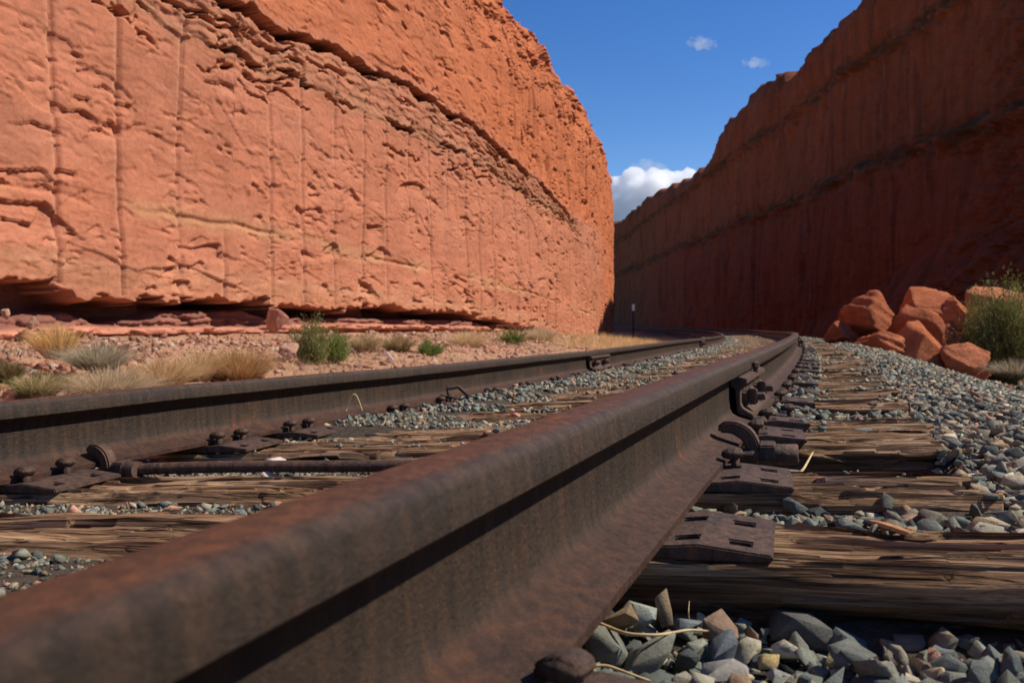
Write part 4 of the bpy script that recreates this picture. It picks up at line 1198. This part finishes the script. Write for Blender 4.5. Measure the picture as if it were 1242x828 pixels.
for a in [
    (1018, 1116, 354, 428, 13.6, RB2, 'flat-topped boulder at the upper left of the pile, its brow sunlit', 13, 8),
    (1090, 1172, 344, 416, 13.3, RB, 'angular split boulder at the top of the pile', 25, -12),
    (1050, 1144, 368, 450, 12.8, RB2, 'big shadowed boulder in the middle of the pile', 31, -18),
    (1026, 1098, 400, 440, 12.1, RB, 'low knobbly rock at the pile\'s lower left, on the gravel', 47, 5),
    (1082, 1164, 390, 464, 12.0, RB, 'smooth-faced boulder at the front centre of the pile', 53, 10),
    (1138, 1210, 402, 466, 11.8, RB3, 'pale wedge-shaped boulder at the right front of the pile', 69, 24),
    (1002, 1040, 388, 420, 13.4, RB2, 'small rock at the far left tip of the pile', 72, 20),
    (1158, 1250, 332, 418, 16.0, RB3, 'sunlit orange boulder rising behind the green shrub', 88, -30),
    (1140, 1178, 354, 404, 13.0, RB, 'small round rock beside the split boulder and the shrub', 93, 0),
    (1128, 1180, 382, 440, 12.9, RB2, 'dark rock filling the gap between the split boulder and the pale wedge', 101, 15),
    (1066, 1096, 424, 446, 11.6, RB, 'fist-like small rock in front of the low knobbly rock', 107, 0),
    (1184, 1204, 446, 462, 11.2, RB3, 'small pale chip of rock at the right foot of the pale wedge', 113, 0),
]:
    boulder(*a[:7], seed=a[7], tilt=a[8])

def wall_rock(u0, u1, v0, v1, d, col, label, seed, **kw):
    kw.setdefault('group', 'red rocks on the bank below the sunlit cliff')
    boulder(u0, u1, v0, v1, d, col, label, seed, name='rock', cat='rock', sub=4, **kw)
SAL = (.55, .25, .16); PK = (.56, .33, .23); RDK = (.40, .17, .11)
wall_rock(318, 350, 374, 406, 12.6, SAL, 'salmon slab leaning against the undercut left of the tall green shrub', 3, tilt=35, thick=.6)
wall_rock(338, 364, 414, 436, 10.6, PK, 'pale pink rock below the leaning slab, left of the green shrub', 9)
wall_rock(20, 52, 398, 418, 8.4, RDK, 'flat dark red rock slab on the bank at far left', 15, tilt=18)
wall_rock(30, 48, 384, 400, 8.9, PK, 'pinkish rock between the far-left slab and the undercut', 21)
wall_rock(0, 14, 374, 388, 9.2, PK, 'pale rock at the left edge below the undercut', 26)
wall_rock(0, 24, 470, 490, 6.6, SAL, 'orange rock at the left edge just behind the rail', 28)
wall_rock(140, 158, 412, 426, 8.6, PK, 'small whitish pink rock right of the grey tussock', 34, tilt=-40)
wall_rock(576, 606, 419, 432, 18.5, SAL, 'orange rock right of the round green shrub', 39)
wall_rock(455, 486, 424, 440, 13.8, PK, 'pale rock below the dark olive tussock', 44)
wall_rock(44, 62, 440, 452, 7.6, SAL, 'small salmon rock above the green patch of straw', 50)
splinter_pt = [at(474, 430, 13.4), at(490, 446, 12.9)]
o = MB().box((-.02, -.02, 0), (.02, .02, .30), Matrix.Translation(Vector(at(483, 446, 13.0))) @ Matrix.Rotation(YAW, 4, 'Z') @ Matrix.Rotation(math.radians(-38), 4, 'Y')).build('wooden_stake', M_WHITE)
tag(o, 'short pale wooden stake leaning beside the round green shrub', 'stake')

def rubble():
    r = np.random.default_rng(5)
    P, Sz, Cc = [], [], []
    n = 26000
    y = 3 + 50 * r.power(.62, n) ; dw = r.uniform(.1, 5.6, n) * r.uniform(.4, 1, n)
    x = wall_x(y) + dw
    s, lat = inv_trk(x, y)
    ok = lat < -3.0
    x, y, dw = x[ok], y[ok], dw[ok]
    z = ground_z(x, y)
    size = .010 + .085 * r.random(len(x)) ** 4
    cl = pn(x * .8, y * .8, 77) > -.1
    size *= np.where(cl, 1.15, .7)
    p = np.stack([x, y, z + size * .15], -1)
    base = np.array([(.50, .26, .175), (.54, .34, .24), (.42, .20, .13), (.33, .15, .11), (.60, .44, .33), (.47, .24, .15)])
    c = base[r.integers(0, 6, len(x))] * r.uniform(.8, 1.15, (len(x), 1))
    V, Fa, C = scatter(p, size, c, MID, 55)
    o = mk('rubble', V, Fa, M_BOULDER, origin=(0, 0, 0), colors=C)
    tag(o, 'loose red rock chips on the bank below the cliff', kind='stuff')
    # small rubble round the right-hand pile
    n = 2600
    d = r.uniform(8.5, 30, n); u = r.uniform(990, 1290, n)
    q = CAM + np.stack([FWD + RIGHT * ((uu - CX) / F_PX) for uu in u]) * d[:, None]
    s, lat = inv_trk(q[:, 0], q[:, 1]); ok = lat > 1.9
    q = q[ok]; q[:, 2] = ground_z(q[:, 0], q[:, 1])
    size = .015 + .10 * r.random(len(q)) ** 4
    c = base[r.integers(0, 6, len(q))] * r.uniform(.7, 1.0, (len(q), 1)) * np.array([.95, .8, .75])
    V, Fa, C = scatter(q, size, c, MID, 56)
    o = mk('rubble', V, Fa, M_BOULDER, origin=(0, 0, 0), colors=C)
    tag(o, 'loose red rock chips round the fallen boulders', kind='stuff')
rubble()

# ------------------------------------------------------------------ plants
def blades(n, base, radius, height, width, spread, cols, seed, droop=.3, segs=4, elong=1.0, fuzzy=0.0):
    r = np.random.default_rng(seed)
    a = r.uniform(0, 2 * math.pi, n); rr = radius * np.sqrt(r.random(n))
    bx = rr * np.cos(a) * elong; by = rr * np.sin(a)
    out = np.clip(rr / max(radius, 1e-3), 0, 1) * spread + r.normal(0, spread * .35, n)
    ang = a + r.normal(0, .5, n)
    bias = r.normal(0, .22, 2)
    h = height * (.18 + .9 * r.random(n) ** .8) * (1 - .25 * np.clip(rr / max(radius, 1e-3), 0, 1))
    t = np.linspace(0, 1, segs + 1)
    lean = np.stack([np.cos(ang), np.sin(ang)], -1) + bias
    hor = out[:, None] * (t[None] + droop * t[None] ** 2.2) * h[:, None]
    ver = h[:, None] * (t[None] - droop * .55 * np.abs(out)[:, None] * t[None] ** 2.4)
    px = bx[:, None] + lean[:, 0:1] * hor; py = by[:, None] + lean[:, 1:2] * hor
    if fuzzy:
        px = px + fuzzy * r.normal(size=px.shape) * t[None]; py = py + fuzzy * r.normal(size=px.shape) * t[None]; ver = ver + fuzzy * .6 * r.normal(size=px.shape) * t[None]
    wa = r.uniform(0, math.pi, n)
    w = width * r.uniform(.6, 1.3, n)[:, None] * (1 - .8 * t[None])
    ox = np.cos(wa)[:, None] * w; oy = np.sin(wa)[:, None] * w
    A = np.stack([px - ox, py - oy, ver], -1); B = np.stack([px + ox, py + oy, ver], -1)
    V = np.stack([A, B], 2).reshape(n, -1, 3) + np.asarray(base)
    m = 2 * (segs + 1)
    q = np.array([[2 * k, 2 * k + 1, 2 * k + 3, 2 * k + 2] for k in range(segs)])
    Fa = (q[None] + (np.arange(n) * m)[:, None, None]).reshape(-1, 4)
    c = np.asarray(cols)[r.integers(0, len(cols), n)] * r.uniform(.75, 1.25, (n, 1))
    C = np.repeat(c, m, 0)
    return V.reshape(-1, 3), Fa, C

def bush(base, W, Hh, cols, seed, stems=160, leaves=26, leaf=.035, lw=.0045):
    """many fine branching stems, each carrying short narrow leaves"""
    r = np.random.default_rng(seed)
    parts = [blades(stems, base, W * .25, Hh * .95, .0035, .7 * W / Hh, [(.20, .15, .08), (.26, .20, .10), (.15, .13, .06)], seed + 1, .15, 4)]
    n = stems * leaves
    th = r.uniform(0, 2 * math.pi, stems); el = np.arccos(r.uniform(.05, 1, stems)) * .95
    ln = r.uniform(.55, 1.05, stems) * (1 + .18 * np.sin(th * 3 + seed))
    t = r.random((stems, leaves)) ** .6
    dx = np.sin(el)[:, None] * np.cos(th)[:, None] * W * ln[:, None] * t; dy = np.sin(el)[:, None] * np.sin(th)[:, None] * W * ln[:, None] * t
    dz = (np.cos(el)[:, None] * .85 + .15) * Hh * ln[:, None] * t + .12 * Hh * t * (1 - t)
    c = np.stack([dx, dy, dz], -1).reshape(-1, 3) + r.normal(0, .035 * Hh, (n, 3)) + np.asarray(base)
    d = np.stack([dx, dy, dz * 1.2 + .35 * Hh], -1).reshape(-1, 3); d /= np.linalg.norm(d, axis=1)[:, None]
    d = d + r.normal(0, .45, (n, 3)); d /= np.linalg.norm(d, axis=1)[:, None]
    sd = np.cross(d, r.normal(size=(n, 3))); sd /= np.linalg.norm(sd, axis=1)[:, None] + 1e-9
    L = leaf * r.uniform(.6, 1.5, n)[:, None]; w = lw * r.uniform(.7, 1.3, n)[:, None]
    V = np.stack([c - sd * w, c + sd * w, c + d * L + sd * w * .3, c + d * L - sd * w * .3], 1).reshape(-1, 3)
    Fa = np.arange(n * 4).reshape(-1, 4)
    cc = np.asarray(cols)[r.integers(0, len(cols), n)] * r.uniform(.7, 1.3, (n, 1))
    parts.append((V, Fa, np.repeat(cc, 4, 0)))
    return join_b(parts)

def join_b(parts):
    n = 0; V, Fa, C = [], [], []
    for v, f, c in parts: V.append(v); Fa.append(f + n); C.append(c); n += len(v)
    return np.concatenate(V), np.concatenate(Fa), np.concatenate(C)

STRAW = [(.66, .50, .27), (.60, .43, .22), (.72, .58, .36), (.52, .36, .19)]
GOLD = [(.70, .48, .19), (.64, .40, .15), (.74, .54, .27)]
GRYS = [(.50, .43, .33), (.58, .51, .40), (.38, .32, .24), (.54, .43, .29)]
GRN = [(.18, .215, .06), (.23, .255, .08), (.13, .17, .045), (.28, .28, .11)]
GRN2 = [(.18, .24, .05), (.22, .28, .075), (.14, .20, .04)]
RUSTY = [(.50, .26, .10), (.44, .22, .09), (.56, .34, .15)]
OLIVE = [(.20, .155, .06), (.27, .20, .09), (.15, .125, .05)]

def shrub(u, vbase, wpx, hpx, d, cols, label, group, seed, stems=160, leaves=28, leaf=.035, lw=.0045, zb=None):
    b = at(u, vbase, d)
    gz = float(ground_z(np.array([b[0]]), np.array([b[1]]))[0])
    b = np.array([b[0], b[1], gz - .02 if zb is None else min(b[2], gz)])
    top = at(u, vbase - hpx, d)[2]
    V, Fa, C = bush(b, wpx / F_PX * d / 2, max(top - b[2], .15), cols, seed, stems, leaves, leaf, lw)
    V[:, 2] = np.maximum(V[:, 2], gz - .05)
    o = mk('shrub', V, Fa, M_LEAF, colors=C, origin=tuple(b))
    tag(o, label, 'shrub', group); return o

def plant(name, u, vbase, wpx, hpx, d, mix, label, cat, group, seed, spread=.5, droop=.4, n=900, width=.0035, fuzzy=0.0, snap=True):
    b = at(u, vbase, d)
    if snap:
        gz = float(ground_z(np.array([b[0]]), np.array([b[1]]))[0])
        b = np.array([b[0], b[1], min(b[2], gz + .12)]) if b[2] > gz else np.array([b[0], b[1], gz - .02])
    W = wpx / F_PX * d / 2; Hh = hpx / F_PX * d
    parts = []
    for k, (cols, frac) in enumerate(mix):
        parts.append(blades(int(n * frac * 1.7), b, W * .62, Hh, width, spread, cols, seed + k * 7, droop, fuzzy=fuzzy + .008))
    V, Fa, C = join_b(parts)
    if min(V[:, 2]) < b[2] - .25: V[:, 2] = np.maximum(V[:, 2], b[2] - .05)
    o = mk(name, V, Fa, M_LEAF, colors=C, origin=tuple(b))
    tag(o, label, cat, group); return o
G1 = 'dry tussocks on the bank below the cliff'; G2 = 'green shrubs along the foot of the cliff'
plant('grass_tuft', 70, 428, 44, 46, 8.2, [(GOLD, 1)], 'golden upright tuft below the undercut at far left', 'grass tuft', G1, 1, .5, .3, 1100)
plant('grass_tuft', 120, 448, 64, 42, 7.9, [(GRYS, .8), (GRN, .2)], 'grey wispy tussock right of the golden far-left tuft', 'grass tuft', G1, 2, .8, .6, 1500)
plant('grass_tuft', 130, 480, 110, 44, 6.9, [(STRAW, .5), (GRYS, .5)], 'wide flattened clump of pale straw just behind the rail', 'grass tuft', G1, 3, 1.0, .8, 1900)
plant('grass_tuft', 48, 480, 56, 34, 6.7, [(GRN, .45), (STRAW, .55)], 'low tuft with a green heart near the left edge, behind the rail', 'grass tuft', G1, 4, .7, .5, 1200)
plant('grass_tuft', 8, 462, 40, 30, 7.2, [(OLIVE, 1)], 'dark olive tuft at the left edge', 'grass tuft', G1, 5, .7, .5, 900)
plant('grass_tuft', 195, 466, 86, 40, 7.8, [(STRAW, .7), (RUSTY, .3)], 'low tan straw clump between the wide straw and the rusty tussock', 'grass tuft', G1, 6, .9, .7, 1500)
plant('grass_tuft', 240, 462, 40, 44, 8.7, [(STRAW, 1)], 'pale yellow tuft touching the left side of the rusty tussock', 'grass tuft', G1, 7, .6, .5, 1000)
plant('grass_tuft', 288, 463, 70, 48, 9.0, [(RUSTY, .7), (GRN, .18), (STRAW, .12)], 'round rusty orange tussock with a green left side', 'grass tuft', G1, 8, .75, .5, 1900)
shrub(378, 442, 58, 62, 11.2, GRN + [(.30, .26, .12)], 'tall feathery green shrub beside the leaning slab', G2, 9, 220, 34)
shrub(406, 438, 44, 42, 11.7, GRN2, 'smaller green shrub growing into the right of the tall one', G2, 10, 170, 30)
plant('grass_tuft', 442, 424, 40, 24, 14.0, [(STRAW, .6), (OLIVE, .4)], 'small brownish tuft between the green shrubs and the olive tussock', 'grass tuft', G1, 11, .7, .5, 800)
plant('grass_tuft', 482, 428, 36, 26, 14.6, [(OLIVE, .7), (STRAW, .3)], 'dark olive tussock under the slab ledge', 'grass tuft', G1, 12, .7, .5, 1100)
shrub(522, 441, 42, 29, 14.6, GRN2, 'round bright green shrub just above the rail', G2, 13, 150, 30)
plant('grass_tuft', 565, 424, 52, 24, 18.5, [(STRAW, 1)], 'pale straw clump right of the round green shrub', 'grass tuft', G1, 14, .8, .6, 1100)
shrub(622, 426, 40, 27, 21.0, GRN, 'small green shrub before the foot of the sunlit wall', G2, 15, 140, 26, .05, .007)
plant('grass_tuft', 655, 424, 40, 24, 24.0, [(GRYS, .5), (STRAW, .5)], 'greyish straw tuft right of the small green shrub', 'grass tuft', G1, 16, .7, .5, 900, .005)
shrub(1218, 432, 108, 84, 12.6, GRN + [(.17, .15, .06)], 'big feathery green shrub beside the fallen boulders', 'shrubs by the fallen boulders', 17, 950, 70, .05, .006)
shrub(1174, 384, 22, 26, 14.2, GRN2, 'thin green sprig above the split boulder', 'shrubs by the fallen boulders', 18, 40, 16, .05, .005, zb=0)
plant('grass_tuft', 1230, 457, 60, 26, 10.5, [(OLIVE, .5), (GRYS, .5)], 'dry grey-brown tussock right of the pale wedge boulder', 'grass tuft', 'tussocks by the boulders', 19, .9, .6, 1300, snap=False)

def far_grass():
    r = np.random.default_rng(3); parts = []
    n = 2600
    y = 22 + 38 * r.random(n)
    s = y; lat = -GA - 1.2 - (np.abs(r.normal(0, 1, n)) * 2.6)
    p = trk(s, lat); dw = p[:, 0] - wall_x(p[:, 1]); ok = dw > .25
    p = p[ok]; p[:, 2] = ground_z(p[:, 0], p[:, 1]) - .02
    for k, q in enumerate(p):
        parts.append(blades(9, q, .16, r.uniform(.18, .42), .008, .5, GOLD if r.random() < .6 else STRAW, k, .5, 3))
    # thinner straw along the nearer bank
    n = 3600
    y = 4.5 + 20 * r.random(n); dw = .8 + 5 * r.random(n) ** .8
    x = wall_x(y) + dw; keep = pn(x * .5, y * .5, 99) > -.12
    x, y = x[keep], y[keep]
    s2, l2 = inv_trk(x, y); kk = l2 < -3.2; x, y = x[kk], y[kk]
    z = ground_z(x, y)
    for k, q in enumerate(np.stack([x, y, z], -1)):
        parts.append(blades(7, q, .09, r.uniform(.06, .26), .003, .9, STRAW if r.random() < .7 else GRYS, 9000 + k, .6, 3))
    V, Fa, C = join_b(parts)
    o = mk('dry_grass', V, Fa, M_LEAF, colors=C, origin=(0, 0, 0))
    tag(o, 'golden dry grass growing between the track and the cliff', kind='stuff')
far_grass()

# ------------------------------------------------------------------ marker post
b = at(768, 403, 47.0); gz = float(ground_z(np.array([b[0]]), np.array([b[1]]))[0])
e = empty('marker_post', (b[0], b[1], gz - .05), 'slim dark steel marker post with a small white sign by the far cliff foot', 'marker post')
top = at(768, 369, 47.0)[2]
m = MB(); m.box((b[0] - .045, b[1] - .03, gz - .05), (b[0] + .045, b[1] + .03, top)); m.build('post', M_STEELPOST, e)
Mx = Matrix.Translation(Vector((b[0], b[1], 0))) @ Matrix.Rotation(YAW, 4, 'Z')
MB().box((-.075, -.062, top - .36), (.075, -.034, top + .01), Mx).build('sign', M_WHITE, e)

# ------------------------------------------------------------------ clouds
def cloud_mat(name, dens, sc_, lo, hi):
    m = bpy.data.materials.new(name); m.use_nodes = True; nt = m.node_tree; nt.nodes.clear()
    out = nd(nt, 'ShaderNodeOutputMaterial'); v = nd(nt, 'ShaderNodeVolumePrincipled')
    v.inputs['Color'].default_value = (1, 1, 1, 1); v.inputs['Anisotropy'].default_value = .0
    n = noise_node(nt, sc_, 5, .6, mapping(nt, (1, 1, 1)))
    mr = nd(nt, 'ShaderNodeMapRange'); mr.inputs[1].default_value = lo; mr.inputs[2].default_value = hi; mr.inputs[3].default_value = 0; mr.inputs[4].default_value = dens
    nt.links.new(n.outputs[0], mr.inputs[0]); nt.links.new(mr.outputs[0], v.inputs['Density'])
    nt.links.new(v.outputs[0], out.inputs['Volume'])
    return m

def cloud(puffs, d, mat, label, seed, voxel):
    # puffs: (u, v, radius px, depth offset px); one closed mesh
    bm = bmesh.new(); r = np.random.default_rng(seed)
    k = d / F_PX
    for (u, v, rad, dz) in puffs:
        c = at(u, v, d) + FWD * dz * k
        t = bmesh.ops.create_icosphere(bm, subdivisions=4, radius=1)
        off = r.uniform(0, 99, 3)
        for w in t['verts']:
            p = Vector(w.co)
            f = 1 + .30 * mnoise.fractal(p * 1.5 + Vector(off), .8, 2.1, 5)
            w.co = Vector(c) + p * f * rad * k
    me = bpy.data.meshes.new('cloud'); bm.to_mesh(me); bm.free(); me.materials.append(mat)
    o = bpy.data.objects.new('cloud', me)
    cen = at(np.mean([p[0] for p in puffs]), np.mean([p[1] for p in puffs]), d)
    me.transform(Matrix.Translation(-Vector(cen))); o.location = tuple(cen)
    COL.objects.link(o)
    if voxel:
        md = o.modifiers.new('merge', 'REMESH'); md.mode = 'VOXEL'; md.voxel_size = voxel * k
    tag(o, label, 'cloud'); return o
CL1 = cloud_mat('cumulus_vapour', .045, .012, .28, .46)
CL2 = cloud_mat('thin_vapour', .02, .020, .40, .62)
cloud([(758, 250, 26, 0), (772, 236, 24, -4), (752, 276, 26, 0), (790, 232, 24, -6), (806, 224, 16, -4), (768, 218, 15, -3), (800, 250, 26, 0), (822, 224, 15, -4), (834, 216, 12, -4), (780, 268, 28, 0), (738, 284, 24, 0), (732, 258, 20, -5), (830, 250, 22, 0), (748, 228, 13, -4), (742, 240, 16, -4)],
      4000, CL1, 'bright white cumulus cloud rising in the gap between the cliffs', 4, 1.3)
cloud([(770, 206, 9, 0), (783, 203, 11, 0), (797, 205, 10, 0), (808, 210, 7, 0), (762, 211, 7, 0)], 3600, cloud_mat('grey_vapour', .006, .02, .3, .55), 'soft grey cloud cap on top of the white cumulus', 6, 1.0)
cloud([(838, 51, 6, 0), (848, 52, 8, 0), (858, 53, 7, 0), (866, 54, 4.5, 0)], 3000, CL2, 'small wispy cloud high in the blue, the upper one', 8, .8)
cloud([(904, 75, 5, 0), (914, 76, 7, 0), (924, 76, 6, 0), (931, 77, 4, 0)], 3000, CL2, 'small wispy cloud lower and nearer the shaded cliff', 9, .8)

# ------------------------------------------------------------------ light, sky, camera
SUN_EL = math.radians(47.5)
sun_h = RIGHT * math.cos(SUN_EL)
SUN = np.array([sun_h[0], sun_h[1], math.sin(SUN_EL)])
w = bpy.data.worlds.new('World'); sc.world = w; w.use_nodes = True
nt = w.node_tree; bg = nt.nodes['Background']
sky = nd(nt, 'ShaderNodeTexSky'); sky.sky_type = 'NISHITA'; sky.sun_disc = False
sky.sun_elevation = SUN_EL; sky.sun_rotation = math.atan2(SUN[0], SUN[1])
sky.air_density = 1.0; sky.dust_density = .25; sky.ozone_density = 2.0; sky.altitude = 1200
hs = nd(nt, 'ShaderNodeHueSaturation'); hs.inputs['Saturation'].default_value = 1.34; hs.inputs['Hue'].default_value = .512; nt.links.new(sky.outputs[0], hs.inputs['Color'])
nt.links.new(hs.outputs[0], bg.inputs[0]); bg.inputs[1].default_value = .12
L = bpy.data.lights.new('sun', 'SUN'); L.energy = 5.0; L.angle = math.radians(.5); L.color = (1, .92, .79)
lo = bpy.data.objects.new('sun', L); COL.objects.link(lo)
lo.rotation_euler = Vector(SUN).to_track_quat('Z', 'Y').to_euler(); lo.location = (30, 10, 60)

cam = bpy.data.cameras.new('camera'); co = bpy.data.objects.new('camera', cam); COL.objects.link(co)
cam.sensor_width = 22.2; cam.lens = 22.2 * F_PX / 1242.0; cam.clip_start = .02; cam.clip_end = 20000
Mc = Matrix(((RIGHT[0], UP[0], -FWD[0], CAM[0]), (RIGHT[1], UP[1], -FWD[1], CAM[1]), (RIGHT[2], UP[2], -FWD[2], CAM[2]), (0, 0, 0, 1)))
co.matrix_world = Mc
cam.dof.use_dof = True; cam.dof.focus_distance = 1.7; cam.dof.aperture_fstop = 5.6
sc.camera = co
sc.view_settings.view_transform = 'Standard'; sc.view_settings.look = 'None'; sc.view_settings.gamma = 1.0; sc.view_settings.exposure = 0.2
sc.cycles.volume_bounces = 180; sc.cycles.max_bounces = 180; sc.cycles.diffuse_bounces = 3; sc.cycles.glossy_bounces = 3
sc.cycles.use_denoising = True
